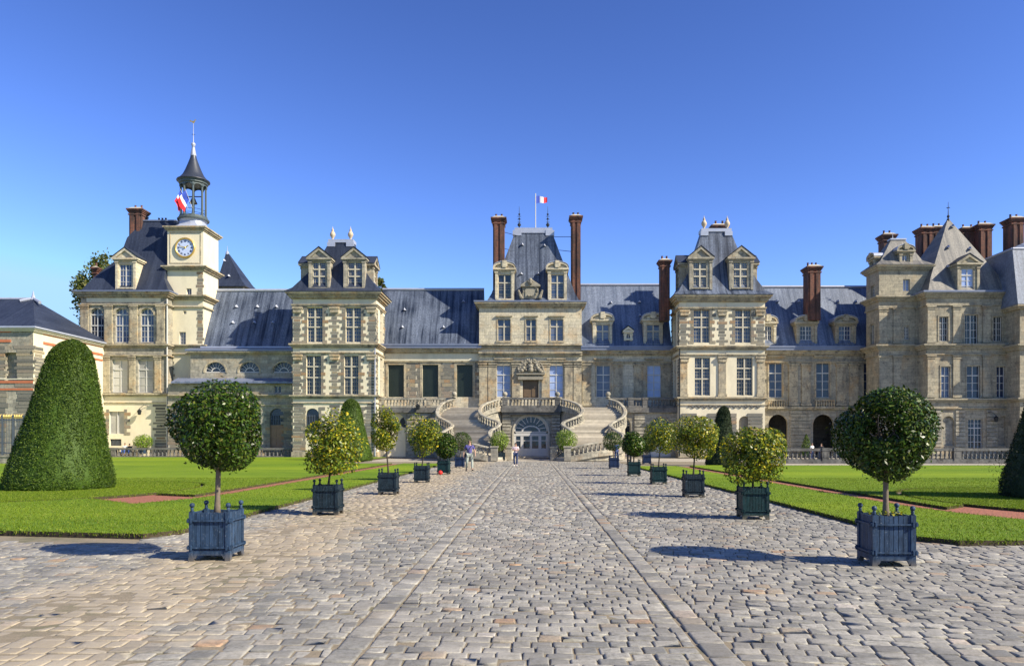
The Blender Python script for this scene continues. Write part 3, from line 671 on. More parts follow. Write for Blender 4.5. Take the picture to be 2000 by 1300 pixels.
for (xa, ya, xb, yb) in ((985, 453, 1010, 457), (985, 485, 1000, 486), (1079, 462, 1116, 459), (1092, 488, 1116, 488)):
    m = MB(); m.tube([(X(xa, Dc+1.5), Dc+1.6, H(ya, Dc+1.5)), (X(xb, Dc+1.5), Dc+2.2, H(yb, Dc+1.5))], .03, 4); m.build('tie_rod', M_iron, cen)
def flag(th_parent, top, L_, h_, name='flag', droop=.35, ang=0.15, ph=0):
    m = MB(); n = 15
    for i in range(n):
        m.cur = min(2, i*3//n); t0, t1 = i/n, (i+1)/n
        def P(t, s_): return (top[0]+L_*t*math.cos(ang), top[1]+L_*t*math.sin(ang)+.10*math.sin(9*t+ph)*t, top[2]-s_*h_*(1-.35*t)-droop*h_*t*t+.05*math.sin(7*t+ph))
        for j in range(5): m.quad(P(t0, j/5), P(t1, j/5), P(t1, (j+1)/5), P(t0, (j+1)/5))
    o = m.build(name, [M_fb, M_fw, M_fr], th_parent, True); return o
M_fb = mat_simple('blue_cloth', (.03, .07, .42), .8, 0, 2, .1); M_fw = mat_simple('white_cloth', (.75, .75, .78), .8, 0, 2, .1); M_fr = mat_simple('red_cloth', (.60, .02, .03), .8, 0, 2, .1)
fl = empty('flagpole', (X(1046, yt), yt, zt+.15), 0, 'white flagpole flying a blue, white and red flag above the central roof', 'flag')
m = MB(); m.tube([(X(1046, yt), yt, zt+.1), (X(1046, yt), yt, H(378, yt))], .055, 6); m.build('pole', M_paint, fl)
flag(fl, (X(1047, yt), yt, H(383, yt)), 1.25, .85, droop=.1)

# ---- gallery wing with lunettes beside the clock tower
D = 82
gal = building('gallery_wing', X(470, D), D, 'low gallery with three half-round fan windows below a long streaked slate roof')
yl = 80.6; yb = 79.6; lun = [WN(yl, a, a+41, 706, 727.5, 'a', 'lunette', 'd') for a in (400, 466, 533)]
x0, x1 = X(372, yl), X(575, yl); zt1 = H(686, yl); m = MB(); facade(m, MF(yl), x0, x1, H(748, yl)-.3, zt1, lun, .35); m.quad((x0, yl, 0), (x0, D, 0), (x0, D, zt1), (x0, yl, zt1))
sm = [WN(yb, 535, 549, 753, 767, 'r', 'shutter', 'd'), WN(yb, 467, 480, 753, 767, 'r', 'shutter', 'd')]; gd = [WN(yb, 527, 554, 797, 875, 'a', 'arch_void', 'd')]
xa, xb = X(328, yb), X(575, yb); z748 = H(749, yb); facade(m, MF(yb), xa, xb, 0, z748, sm+gd, .3); m.quad((xa, yb, 0), (xa, D, 0), (xa, D, z748), (xa, yb, z748))
m.build('wall', M_grey, gal); finish_windows(gal, MF(yl), lun); finish_windows(gal, MF(yb), sm)
o = gd[0]; d_ = MB(); d_.mbox(MF(yb), o[0], o[1], o[2], o[2]+(o[3]-o[2])*.58, .2, .28)
for s_ in (0, 1): a = o[0]+.12+s_*(o[1]-o[0])/2; d_.mbox(MF(yb), a, a+.48, o[2]+.2, o[2]+1.0, .16, .2); d_.mbox(MF(yb), a, a+.48, o[2]+1.15, o[2]+2.1, .16, .2)
dd = d_.build('door', M_door2, gal); window(dd, MF(yb), (o[0], o[1], o[2]+(o[3]-o[2])*.58, o[3], 'a', 'bars', 'd'), 'fanlight')
m = MB(); slabs(m, x0, x1, yl, D, zt1+.002, [(.14, .35), (.14, .2)]); slabs(m, xa+.4, xb, yb, D, H(770, yb), [(.14, .3), (.14, .15)]); m.box(xa, xb, yb-.08, yb+.01, .02, .7); m.box(xa, xb, yb-.10, yb+.01, H(792, yb), H(789, yb))
for oo in lun:
    sp = oo[2]; ap = arcpts(oo[0]-.16, oo[1]+.16, sp, 16); ip = arcpts(oo[0]-.01, oo[1]+.01, sp, 16)
    for i in range(16): m.mprism(MF(yl), [ap[i], ap[i+1], ip[i+1], ip[i]], -.06, .02)
m.build('mouldings', M_band, gal)
q = MB(); frame_quoins(q, MF(yb), (o[0], o[1], .9, o[3]-.6)); quoins(q, MF(yb), xb-.7, .7, H(792, yb), .9, 1.3); quoins(q, MF(yb), X(340, yb), .7, H(792, yb), .9, 1.2); q.build('quoins', M_quoin, gal)
m = MB(); m.add([(x0-.4, yl-.4, zt1+.01), (x1, yl-.4, zt1+.01), (x1, D+.1, H(677, D)-.1), (x0-.4, D+.1, H(677, D)-.1), (x0-.4, yl-.4, zt1+.2), (x1, yl-.4, zt1+.2)], [(0, 1, 5, 4), (4, 5, 2, 3)])
m.add([(xa+.5, yb-.45, z748+.01), (xb, yb-.45, z748+.01), (xb, yb-.45, z748+.16), (xa+.5, yb-.45, z748+.16), (xa+.5, yl+.02, H(738, yl)), (xb, yl+.02, H(738, yl))], [(0, 1, 2, 3), (3, 2, 5, 4)])
for k in range(13): u = xa+1+k*1.0; m.box(u, u+.5, yb-.47, yb-.40, z748+.1, z748+.22)
m.build('lead_roof', M_leadd, gal)
r = MB(); ze = H(678, D); yr = D+3.6; zr = H(568, yr); X0, X1 = X(395, D), X(575, D)
r.add([(X0, D-.1, ze), (X1, D-.1, ze), (X1, yr, zr), (X0, yr, zr), (X0, D+7, ze), (X1, D+7, ze)], [(0, 1, 2, 3), (3, 2, 5, 4), (0, 3, 4), (1, 5, 2)]); rg = r.build('roof', M_slate, gal)
m = MB(); m.tube([(X0, yr, zr+.05), (X1, yr, zr+.05)], .18, 8); m.build('ridge_cap', M_lead, rg)
m = MB(); m.box(X0, X1, D-.5, D, ze-.12, ze+.05); m.build('gutter', M_lead, gal)
vents(rg, lambda z: D-.1+(z-ze)/(zr-ze)*3.7, [(462, 600), (503, 600), (540, 600), (455, 631), (497, 631), (533, 631)], D)

# ---- clock tower
D = 82; tw = building('clock_tower', X(361, D), D, 'square clock tower with gilt-ringed dial, open lantern and pointed spire'); M = MF(D)
x0, x1 = X(327, D), X(397, D); y1 = D+3.9; M_r = MR(x1)
o1 = [WN(D, 350, 363, 648, 672, 'r', 'small', 'b'), WN(D, 358, 364, 607, 613, 'r', 'shutter', 'd'), WN(D, 364, 374, 563, 575, 'r', 'shutter', 'b'), WN(D, 345, 358, 739, 763, 'r', 'small', 'l')]
m = MB(); zt = H(447, D); facade(m, M, x0, x1, 0, zt, o1, .25)
m.quad((x1, D, 0), (x1, y1, 0), (x1, y1, zt), (x1, D, zt)); m.quad((x0, D, 0), (x0, y1, 0), (x0, y1, zt), (x0, D, zt)); m.quad((x0, y1, 0), (x1, y1, 0), (x1, y1, zt), (x0, y1, zt))
m.build('wall', M_plasy, tw); finish_windows(tw, M, o1)
m = MB(); slabs(m, x0, x1, D, y1, zt+.25, [(.14, .38), (.16, .26), (.14, .12)]); slabs(m, x0, x1, D, y1, H(520, D), [(.14, .5), (.14, .35), (.16, .2)]); slabs(m, x0, x1, D, y1, H(577, D), [(.14, .5), (.14, .35), (.2, .18)])
slabs(m, x0, x1, D, y1, H(598, D), [(.14, .18)]); slabs(m, x0, x1, D, y1, H(673, D), [(.14, .4), (.16, .22)]); slabs(m, x0, x1, D, y1, H(690, D), [(.12, .2)]); slabs(m, x0, x1, D, y1, H(770, D), [(.16, .3), (.14, .14)])
m.box(x0+.25, x1-.25, D-.03, D+.01, H(515, D), H(513, D)); m.box(x0+.25, x1-.25, D-.03, D+.01, H(455, D), H(453, D)); m.box(x0+.25, x0+.33, D-.03, D+.01, H(512.9, D), H(455.1, D)); m.box(x1-.33, x1-.25, D-.03, D+.01, H(512.9, D), H(455.1, D))
m.build('cornice', M_band, tw)
q = MB()
for za, zb in ((H(575, D)+.0, H(528, D)), (H(670, D), H(603, D)), (H(768, D), H(694, D)), (.2, H(775, D))): quoins(q, M, x1-.32, za, zb, .5, .7, .36); zb < 14 and quoins(q, M, x0+.4, za, zb, .5, .7, .36)
q.build('quoins', M_quoin, tw)
ck = Vector((X(362, D), D, H(484, D))); m = MB()
rim = []
for i in range(32):
    t = 2*math.pi*i/32; rim.append([(ck.x+(1.0+rr_*math.cos(a))*math.cos(t), D-.1+rr_*math.sin(a), ck.z+(1.0+rr_*math.cos(a))*math.sin(t)) for a, rr_ in [(2*math.pi*k/8, .10) for k in range(8)]])
m.rings(rim+[rim[0]], False); dial_p = MB(); dial_p.mprism(M, [(ck.x+.93*math.cos(2*math.pi*i/32), ck.z+.93*math.sin(2*math.pi*i/32)) for i in range(32)], -.08, .05)
M_dial = mat_simple('enamel_dial', (.50, .58, .78), .35, 0, 5, .2); M_num = mat_simple('dark_blue_enamel', (.02, .03, .10), .4)
dial = dial_p.build('clock_face', M_dial, tw); m.build('rim', M_gold, dial, True)
m = MB(); m.mprism(M, [(ck.x-.05, ck.z-.1), (ck.x+.40, ck.z+.22), (ck.x+.35, ck.z+.28), (ck.x-.1, ck.z)], -.13, -.11); m.mprism(M, [(ck.x, ck.z-.05), (ck.x+.05, ck.z+.05), (ck.x-.62, ck.z+.22), (ck.x-.60, ck.z+.15)], -.15, -.135); m.ball((ck.x, D-.14, ck.z), .09, 8, 6); m.build('hands', M_gold, dial)
nm = MB(); dgp = bpy.context.evaluated_depsgraph_get
for i, s_ in enumerate(['XII', 'I', 'II', 'III', 'IIII', 'V', 'VI', 'VII', 'VIII', 'IX', 'X', 'XI']):
    cu = bpy.data.curves.new('numeral', 'FONT'); cu.body = s_; cu.size = .27; cu.align_x = 'CENTER'; cu.align_y = 'CENTER'; cu.extrude = .006; cu.offset = .006
    to = bpy.data.objects.new('numeral', cu); C.objects.link(to); bpy.context.view_layer.update()
    me = to.evaluated_get(dgp()).to_mesh(); a = -2*math.pi*i/12; rm = Matrix.Rotation(a, 3, 'Z')
    vs = []
    for v in me.vertices: p = rm @ Vector((v.co.x*.85, v.co.y+.70, v.co.z)); vs.append((ck.x+p.x, D-.095-p.z, ck.z+p.y))
    nm.add(vs, [tuple(p.vertices) for p in me.polygons]); to.to_mesh_clear() if hasattr(to, 'to_mesh_clear') else None; bpy.data.objects.remove(to)
nm.build('numerals', M_num, dial)
cxt, cyt = (x0+x1)/2, D+1.95; zl = zt+.25
m = MB(); rs = []
for t in (0, .25, .5, .75, 1):
    hw = 1.95*(1-t)+1.45*t-(.35*math.sin(math.pi*t)); sq = t; ring = []
    for k in range(16):
        a = 2*math.pi*(k+.5)/16; s2 = 1/max(abs(math.cos(a)), abs(math.sin(a))); f_ = (s2*(1-sq)+sq)*hw*(1.0 if t else 1.05); ring.append((cxt+f_*math.cos(a), cyt+f_*math.sin(a), zl+.01+1.15*t))
    rs.append(ring)
m.rings(rs); lr = m.build('lantern_base', M_lead, tw)
m = MB(); m.lathe(cxt, cyt, [(1.62, 0), (1.66, .12), (1.6, .2), (1.45, .28), (1.45, .42), (1.0, .45)], 24, zl+1.12); m.build('moulding', M_bronze, lr)
zc0 = zl+1.5; zc1 = H(363, cyt); ln = MB()
ln_p = MB(); ln_p.lathe(cxt, cyt, [(1.34, -.32), (1.5, -.2), (1.5, -.05), (1.62, .0), (1.62, .1), (.5, .12)], 24, zc1+.35); lan = ln_p.build('lantern', M_bronze, tw, False)
for k in range(8):
    a = 2*math.pi*(k+.5)/8; c = MB(); c.lathe(cxt+1.25*math.cos(a), cyt+1.25*math.sin(a), [(.2, 0), (.2, .15), (.12, .2), (.11, zc1-zc0-.3), (.18, zc1-zc0-.2), (.18, zc1-zc0+.05)], 8, zc0); c.build('column', M_bronze, lan)
m = MB()
for k in range(8):   # arch heads between the columns
    a0, a1 = 2*math.pi*(k+.5)/8, 2*math.pi*(k+1.5)/8
    for i in range(8):
        u0, u1 = i/8, (i+1)/8
        h0, h1 = [.42*(1-math.sqrt(max(0, 1-(2*u-1)**2))) for u in (u0, u1)]
        for rad in (1.34, 1.16):
            p = [(cxt+rad*math.cos(a0+(a1-a0)*u), cyt+rad*math.sin(a0+(a1-a0)*u)) for u in (u0, u1)]
            m.quad((*p[0], zc1+.06), (*p[1], zc1+.06), (*p[1], zc1-.05-h1), (*p[0], zc1-.05-h0))
m.build('arcade', M_bronze, lan)
m = MB()
for rz in (.35, .75): m.tube([(cxt+1.2*math.cos(2*math.pi*i/24), cyt+1.2*math.sin(2*math.pi*i/24), zc0+rz) for i in range(25)], .025, 4)
m.build('railing', M_iron, lan)
b = MB(); b.lathe(cxt, cyt, [(.42, 0), (.38, .1), (.26, .35), (.2, .55), (.08, .62), (.03, .9)], 14, zc0+1.55); b.tube([(cxt-1, cyt, zc0+2.3), (cxt+1, cyt, zc0+2.3)], .06, 6); b.build('bell', M_iron, lan)
zr0 = zc1+.46; hh = H(286, cyt)-zr0
m = MB(); m.lathe(cxt, cyt, [(1.72, -.04), (1.7, .08)]+[(float(np.interp(t, [0, .05, .14, .28, .43, .64, .8, 1], [1.66, 1.42, 1.12, .86, .63, .34, .22, .13])), .08+hh*t) for t in np.linspace(.01, 1, 22)], 24, zr0); sp = m.build('spire', M_cone, tw, True)
m = MB(); m.lathe(cxt, cyt, [(.30, hh*.72), (.32, hh*.74), (.2, hh*.9), (.14, hh), (.23, hh+.15), (.23, hh+.28), (.1, hh+.4), (.04, hh+.5), (.02, hh+2.6)], 12, zr0); m.build('spire_tip', M_lead, sp, True)
zt = zr0+hh+2.6; m = MB(); m.mprism(MF(cyt), [(cxt-.32, zt+.28), (cxt-.42, zt+.12), (cxt-.2, zt+.06), (cxt, zt-.1), (cxt+.16, zt+.06), (cxt+.2, zt+.25), (cxt+.32, zt+.22), (cxt+.22, zt+.36), (cxt+.08, zt+.18), (cxt-.12, zt+.14)], -.03, .03); m.build('weathercock', M_gold, sp)
m = MB(); m.tube([(cxt-.18, cyt, zt-1.3), (cxt+.18, cyt, zt-1.3)], .02, 4); m.tube([(cxt, cyt-.18, zt-1.3), (cxt, cyt+.18, zt-1.3)], .02, 4); m.build('compass_arms', M_iron, sp)
for i, (dx, an, ph, lab) in enumerate(((-.35, 2.9, 0, 'blue, white and red flag farther from the bell on the clock tower lantern'), (.15, 2.4, 2, 'blue, white and red flag nearest the bell in the clock tower lantern'))):
    f = empty('flag', (cxt+dx, cyt-1.3, zc0+.2), 0, lab, 'flag', 'flags on the clock tower'); m = MB(); p0 = Vector((cxt+dx+.3, cyt-1.2, zc0+.6)); p1 = Vector((cxt+dx-.15, cyt-2.0, zc0+2.5)); m.tube([p0, p1], .025, 5); m.build('pole', M_paint, f)
    mm = MB(); n = 9
    for s3 in range(n):
        t0, t1 = s3/n, (s3+1)/n; mm.cur = 0 if s3 < 4 else (1 if s3 < 6 else 2)
        def P(t, q_): b_ = p1.lerp(p0, q_*.55); return (b_.x-(.55+.2*i)*t*(1-q_*.3)+.1*math.sin(6*q_+ph)*t, b_.y-.25*t+.12*math.sin(8*q_+3*t+ph), b_.z-1.35*t)
        for j in range(8): mm.quad(P(t0, j/8), P(t1, j/8), P(t1, (j+1)/8), P(t0, (j+1)/8))
    mm.build('cloth', [M_fb, M_fw, M_fr], f, True)

# ---- pavilion with three arched windows, left of the tower
D = 80.6; lp = building('corner_pavilion', X(243, D), D, 'pavilion with three tall arched windows and a steep dark roof beside the clock tower'); M = MF(D)
x0, x1 = X(158, D), X(325, D); dk = 9.0; y1 = D+dk; ze = H(569, D)
ar = [WN(D, a, a+26, 602, 668, 'a', 'arched', 'b') for a in (176, 225, 274)]; lw = [WN(D, 219, 249, 702, 766, 'r', 'french', 'l'), WN(D, 269, 299, 702, 766, 'r', 'french', 'l')]
gw = [WN(D, 213, 243, 803, 847, 'r', 'shutter', 'l'), WN(D, 215, 237, 857, 870, 'r', 'bars', 'l')]
m = MB(); facade(m, M, x0, x1, H(680, D), ze-.2, ar, .3); facade(m, M, x0, x1, H(770, D), H(680, D), lw, .3)
for u in (x0, x1): m.quad((u, D, 0), (u, y1, 0), (u, y1, ze-.2), (u, D, ze-.2))
m.build('wall', M_grey, lp); g = MB(); facade(g, M, x0, x1, 0, H(770, D), gw, .3); g.build('ground_floor_wall', M_plasy, lp)
finish_windows(lp, M, ar+lw+gw)
m = MB(); slabs(m, x0, x1, D, y1, ze-.1, [(.14, .55), (.16, .42), (.18, .26), (.12, .1)]); slabs(m, x0, x1, D, y1, H(594, D), [(.12, .25), (.12, .12)]); slabs(m, x0, x1, D, y1, H(672, D), [(.14, .34), (.14, .2), (.1, .1)])
slabs(m, x0, x1, D, y1, H(693, D), [(.12, .22)]); slabs(m, x0, x1, D, y1, H(768, D), [(.16, .34), (.14, .18)]); slabs(m, x0, x1, D, y1, H(785, D), [(.1, .12)])
for u in (166, 213, 262, 315): pilaster(m, M, X(u, D), .8, H(671, D), H(597, D), .18)
for u in (209, 259, 309): pilaster(m, M, X(u, D), .6, H(767, D), H(696, D), .18)
for oo in ar:
    sp_ = oo[3]-(oo[1]-oo[0])/2; ap = arcpts(oo[0]-.28, oo[1]+.28, sp_, 14); ip = arcpts(oo[0]-.01, oo[1]+.01, sp_, 14)
    for i in range(14): m.mprism(M, [ap[i], ap[i+1], ip[i+1], ip[i]], -.09, .02)
m.build('cornice', M_band, lp)
m = MB(); m.mbox(M, x0+.6, x1-.6, H(590, D), H(578, D)-.05, -.05, .01); m.build('frieze', M_plasy, lp)
q = MB(); frame_quoins(q, M, gw[0]); quoins(q, M, x1-.6, .1, H(787, D), 1.0, 1.4); q.build('quoins', M_quoin, lp)
m = MB(); slabs(m, x0, x1, D, y1, ze+.03, [(.128, .62)]); m.build('gutter', M_leadd, lp)
r = MB(); cxr = X(285, D+4); yc = D+4.0
hip(r, [(x0+.1, x1+.3, D-.2, y1, ze+.02), (x0+.9, x1-.6, D+.7, y1-.5, ze+1.6), (x0+3.0, x1-.62, D+2.0, y1-1.2, H(500, D+1.5)), (X(250, D+3), x1-.64, D+2.8, y1-2, H(465, D+3)), (X(281, D+3.8), x1-.66, D+3.6, y1-3, H(432, D+3.6))])
# the ridge falls away to the tower
rl = r.build('roof', M_slated, lp); m = MB(); m.box(X(279, D+3.8), x1-.6, D+3.5, y1-2.9, H(432, D+3.6), H(432, D+3.6)+.14); m.build('ridge_cap', M_leadd, rl)
dormer(lp, D, X(226, D), X(266, D), X(233, D), X(257, D), H(561, D), H(516, D), H(485, D), H(504, D), X(220, D), X(271, D), 'tri', 3.2, 'small', 'b')
chimney(rl, X(255, D+3.5), X(279, D+3.5), D+3.2, D+4.6, H(520, D), H(408, D+3.5), 2); chimney(rl, X(303, D+5), X(323, D+5), D+5, D+6, H(470, D+5), H(432, D+5), 3, False); chimney(rl, X(182, D+3), X(189, D+3), D+3, D+3.5, H(560, D), H(521, D+3), 1, False)
m = MB(); m.tube([(x1+.12, D-.1, .3), (x1+.12, D-.1, ze-.8)], .07, 8); m.build('drainpipe', M_paint, lp)
vents(rl, lambda z: D+1.3, [(288, 546), (204, 546)], D)

# ---- brick-banded hall at the left edge
D0, D1 = 69.2, 80.6; X0 = X(65, D0); ze = H(641, D0)
hall = building('hall', X0-8, D0, 'low hall with red brick bands and a hipped dark slate roof'); Mf = MF(D0); Mr = MR(X0)
m = MB(); fo = [(X(8, D0), X(34, D0), H(745, D0), H(688, D0), 'r', 'arch_void', 'l')]; facade(m, Mf, X0-20, X0, 0, ze, fo, .5); m.mbox(Mf, fo[0][0], fo[0][1], fo[0][2], fo[0][3], .48, .5)
m.build('wall', M_grey, hall); m = MB(); facade(m, Mr, D0, D1, 0, ze, [], .3); m.quad((X0-20, D1, 0), (X0, D1, 0), (X0, D1, ze), (X0-20, D1, ze)); m.build('side_wall', M_plasy, hall)
q = MB()
quoins(q, Mf, X0-.75, .3, H(740, D0), 1.3, 1.7); quoins(q, Mf, X0-.75, H(735, D0), H(672, D0), 1.3, 1.7); quoins(q, Mf, X(0, D0), H(735, D0), H(672, D0), .8, 1.2); quoins(q, Mr, D0+.75, .3, H(672, D0), 1.1, 1.5)
for i in range(9): quoins(q, Mf, X0-3-i*1.4, .3, H(750, D0), 1.2, 1.25, .45)
q.build('quoins', M_quoin, hall)
bb = MB()
for (a, b) in ((649, 645), (668, 663), (748, 743), (762, 758)):
    bb.box(X0-20, X0-(2.0 if a < 700 else 0), D0-.06, D0+.01, H(a, D0), H(b, D0))
    if a < 700: bb.box(X0-.01, X0+.06, D0+1.4, D1-.3, H(a, D0), H(b, D0))
bb.box(X0-.01, X0+.06, D0+8.2, D1-.3, H(680, D0), H(676, D0)); bb.build('brick_band', M_bandbrick, hall)
m = MB(); slabs(m, X0-20, X0, D0, D1, ze, [(.14, .28), (.14, .16)]); m.box(X0-20, X0+.1, D0-.1, D0, H(741, D0), H(739, D0)); m.build('cornice', M_white, hall)
m = MB(); slabs(m, X0-20, X0, D0, D1, ze+.16, [(.158, .42)]); m.build('gutter', M_lead, hall)
r = MB(); ym = (D0+D1)/2; ax = X(65, ym); zr = H(584, ym)
r.add([(X0-20, D0-.4, ze+.15), (X0+.4, D0-.4, ze+.15), (X0+.4, D1+.3, ze+.15), (X0-20, D1+.3, ze+.15), (X0-20, ym, zr), (ax, ym, zr)], [(0, 1, 5, 4), (1, 2, 5), (2, 3, 4, 5), (0, 4, 3)]); rh = r.build('roof', M_slated, hall)
m = MB(); m.tube([(X0-20, ym, zr), (ax, ym, zr)], .16, 6); m.tube([(ax-.9, ym-.6, zr-.3), (ax, ym, zr+.05), (ax+1.1, ym-.7, zr-.45)], .16, 6); m.lathe(ax, ym, [(.28, 0), (.1, .5), (.03, .9)], 8, zr-.1); m.build('ridge_cap', M_lead, rh)

# ---- little slate tower behind the gallery
D = 96; bt = building('roof_tower', X(440, D), D, 'small square tower with a steep pointed slate roof behind the gallery ridge'); x0, x1 = X(415, D), X(475, D)
m = MB(); m.box(x0, x1, D, D+5, 10, H(560, D)); m.build('wall', M_plasy, bt); r = MB(); hip(r, [(x0-.5, x1+.5, D-.5, D+5.5, H(560, D)), (x0+.4, x1-.4, D+.5, D+4.6, H(545, D)), (X(442, D+2.5), X(446, D+2.5), D+2.4, D+2.6, H(494, D+2.5))]); ro = r.build('roof', M_slated, bt)
m = MB(); m.lathe(X(444, D+2.5), D+2.5, [(.25, 0), (.2, .3), (.05, .5), (.02, 1.1)], 8, H(497, D+2.5)); m.build('finial', M_lead, ro); vents(ro, lambda z: D+.5+(z-H(545, D))*.33, [(438, 510), (447, 540)], D)

# ---- turret at the right
D = 78; tu = building('corner_turret', X(1755, D), D, 'narrow turret with round-headed dormers on its small lichened roof, beside the pyramid roof'); M = MF(D)
x0, x1 = X(1717, D), X(1815, D); y1 = D+3.0; zm = H(578, D); ze = H(519, D); Ml = ML(x0)
f_ = [WN(D, 1766, 1776, 636, 662, 'r', 'small', 'd'), WN(D, 1764, 1777, 545, 568, 'r', 'shutter', 'p')]
sw = [(D+1.1, D+2.0, H(668, D), H(628, D), 'r', 'small', 'd'), (D+1.0, D+1.9, H(574, D), H(552, D), 'r', 'small', 'd')]
m = MB(); facade(m, M, x0, x1, 0, ze, f_, .25); facade(m, Ml, D, y1, 0, ze, sw, .25); m.quad((x1, D, 0), (x1, y1, 0), (x1, y1, ze), (x1, D, ze)); m.quad((x0, y1, 0), (x1, y1, 0), (x1, y1, ze), (x0, y1, ze)); m.build('wall', M_shade, tu)
finish_windows(tu, M, f_); finish_windows(tu, Ml, sw)
m = MB(); slabs(m, x0, x1, D, y1, ze+.05, [(.14, .45), (.14, .34), (.16, .2), (.1, .08)]); slabs(m, x0, x1, D, y1, zm, [(.16, .5), (.14, .36), (.2, .2), (.6, .06), (.12, .14)]); slabs(m, x0, x1, D, y1, H(673, D), [(.16, .5), (.14, .36), (.2, .2), (.5, .06), (.12, .14)]); slabs(m, x0, x1, D, y1, H(776, D), [(.16, .4), (.14, .2), (.6, .08), (.12, .16)])
for za, zb in ((H(671, D), zm-1.25), (H(775, D), H(673, D)-1.15)):
    for u in (1724, 1752, 1796): pilaster(m, M, X(u, D), .8, za, zb, .13)
m.build('cornice', M_shade, tu)
q = MB()
for k in range(12): q.mbox(M, x0, x1, .5+k*.36, .5+k*.36+.29, -.10, .02); q.mbox(Ml, D, y1, .5+k*.36, .5+k*.36+.29, -.10, .02)
q.build('rustication', M_grey, tu)
r = MB(); zt = H(470, D+1.5); hip(r, [(x0-.5, x1+.3, D-.5, y1+.3, ze+.06), (x0+.25, x1-.6, D+.2, y1-.2, ze+.6), (X(1738, D+1.5), X(1765, D+1.5), D+1.2, D+1.8, zt)]); rt = r.build('roof', M_slatel, tu)
m = MB(); m.box(X(1736, D+1.5), X(1767, D+1.5), D+1.1, D+1.9, zt, zt+.15); m.lathe(X(1757, D), D+1.5, [(.08, 0), (.03, .3), (.02, .8)], 6, zt+.1); m.build('ridge_cap', M_lead, rt)
dormer(tu, D, X(1756, D), X(1782, D), X(1762, D), X(1773, D), H(515, D), H(498, D), H(479, D), H(489, D), X(1750, D), X(1786, D), 'arc', 1.6, 'shutter', 'p', M_shade)
dormer(tu, D, D+.9, D+2.2, D+1.3, D+1.8, H(515, D), H(500, D), H(489, D), H(497, D), D+.6, D+2.5, 'arc', 1.6, 'shutter', 'd', M_shade, ML(x0+.05))
chimney(tu, X(1722, 81), X(1744, 81), 80.5, 81.8, H(560, 81), H(459, 81), 2, False)

# ---- pavilion with pyramid roof at the right
D = 76.2; rp = building('pyramid_pavilion', X(1895, D), D, 'broad shaded pavilion with a pointed pyramid roof, one pedimented dormer and an iron finial'); M = MF(D)
x0, x1 = X(1810, D), X(1990, D); y1 = D+9; ze = H(572, D)
U = [WN(D, 1834, 1852, 618, 666, 'r', 'small', 'd'), WN(D, 1884, 1910, 614, 674, 'r', 'small', 'd'), WN(D, 1939, 1957, 618, 666, 'r', 'small', 'd')]; L = [WN(D, 1838, 1856, 715, 776, 'r', 'french', 'b'), WN(D, 1888, 1914, 714, 777, 'r', 'french', 'b'), WN(D, 1946, 1963, 715, 776, 'r', 'french', 'b')]
Gr = [WN(D, 1891, 1919, 818, 876, 'r', 'frenchg', 'd'), WN(D, 1841, 1864, 812, 870, 'a', 'arch_void', 'd'), WN(D, 1949, 1972, 812, 870, 'a', 'arch_void', 'd')]
m = MB(); facade(m, M, x0, x1, 0, ze, U+L+Gr, .3)
for u in (x0, x1): m.quad((u, D, 0), (u, y1, 0), (u, y1, ze), (u, D, ze))
m.build('wall', M_shade, rp); finish_windows(rp, M, U+L+Gr[:1])
nb = MB()
for g in Gr[1:]: nb = MB(); nb.mbox(M, g[0], g[1], g[2], g[3], .28, .33); nb.build('niche', M_grey, rp)
m = MB(); slabs(m, x0, x1, D, y1, ze, [(.14, .5), (.14, .38), (.2, .2), (.65, .05), (.12, .12)]); slabs(m, x0, x1, D, y1, H(672, D), [(.16, .5), (.14, .36), (.2, .2), (.45, .06), (.1, .14)]); slabs(m, x0, x1, D, y1, H(778, D), [(.16, .42), (.14, .25), (.6, .08), (.12, .2)])
for u in (1818, 1868, 1926, 1974): pilaster(m, M, X(u, D), .75, H(670, D), ze-1.28, .14); pilaster(m, M, X(u, D), .75, H(776, D), H(672, D)-1.08, .14)
for o in U+L: surround(m, M, o, .14, .05, False)
m.build('cornice', M_shade, rp)
q = MB()
for k in range(12):
    z = .4+k*.37
    for a, b in ((x0, Gr[1][0]-.1), (Gr[1][1]+.1, Gr[0][0]-.35), (Gr[0][1]+.35, Gr[2][0]-.1), (Gr[2][1]+.1, x1)): q.mbox(M, a, b, z, z+.29, -.10, .02)
q.build('rustication', M_grey, rp)
m = MB(); slabs(m, x0, x1, D, y1, ze+.17, [(.168, .6)]); m.build('gutter', M_leadd, rp)
r = MB(); ax = X(1854, D+4); zt = H(430, D+4.2); hip(r, [(x0+.1, x1-.1, D-.1, y1-.3, ze+.15), (x0+.8, x1-1.3, D+.8, y1-1, ze+1.7), (ax-.12, ax+.12, D+4.1, D+4.3, zt)]); rr_o = r.build('roof', M_slatel, rp)
m = MB(); m.lathe(ax, D+4.2, [(.22, -.3), (.15, .1), (.05, .2), (.16, .4), (.05, .55), (.03, 1.2), (.02, 1.9)], 8, zt); m.tube([(ax-.2, D+4.2, zt+1.3), (ax+.2, D+4.2, zt+1.3)], .03, 4); m.tube([(ax, D+4, zt+1.3), (ax, D+4.4, zt+1.3)], .03, 4); m.build('finial', M_iron, rr_o)
dormer(rp, D, X(1869, D), X(1913, D), X(1878, D), X(1902, D), H(568, D), H(524, D), H(497, D), H(514, D), X(1866, D), X(1917, D), 'tri', 3, 'french', 'p', M_shade)
vents(rr_o, lambda z: D+.8+(z-ze-1.7)/(zt-ze-1.7)*3.2, [(1861, 443), (1852, 484), (1894, 487), (1852, 522)], D)
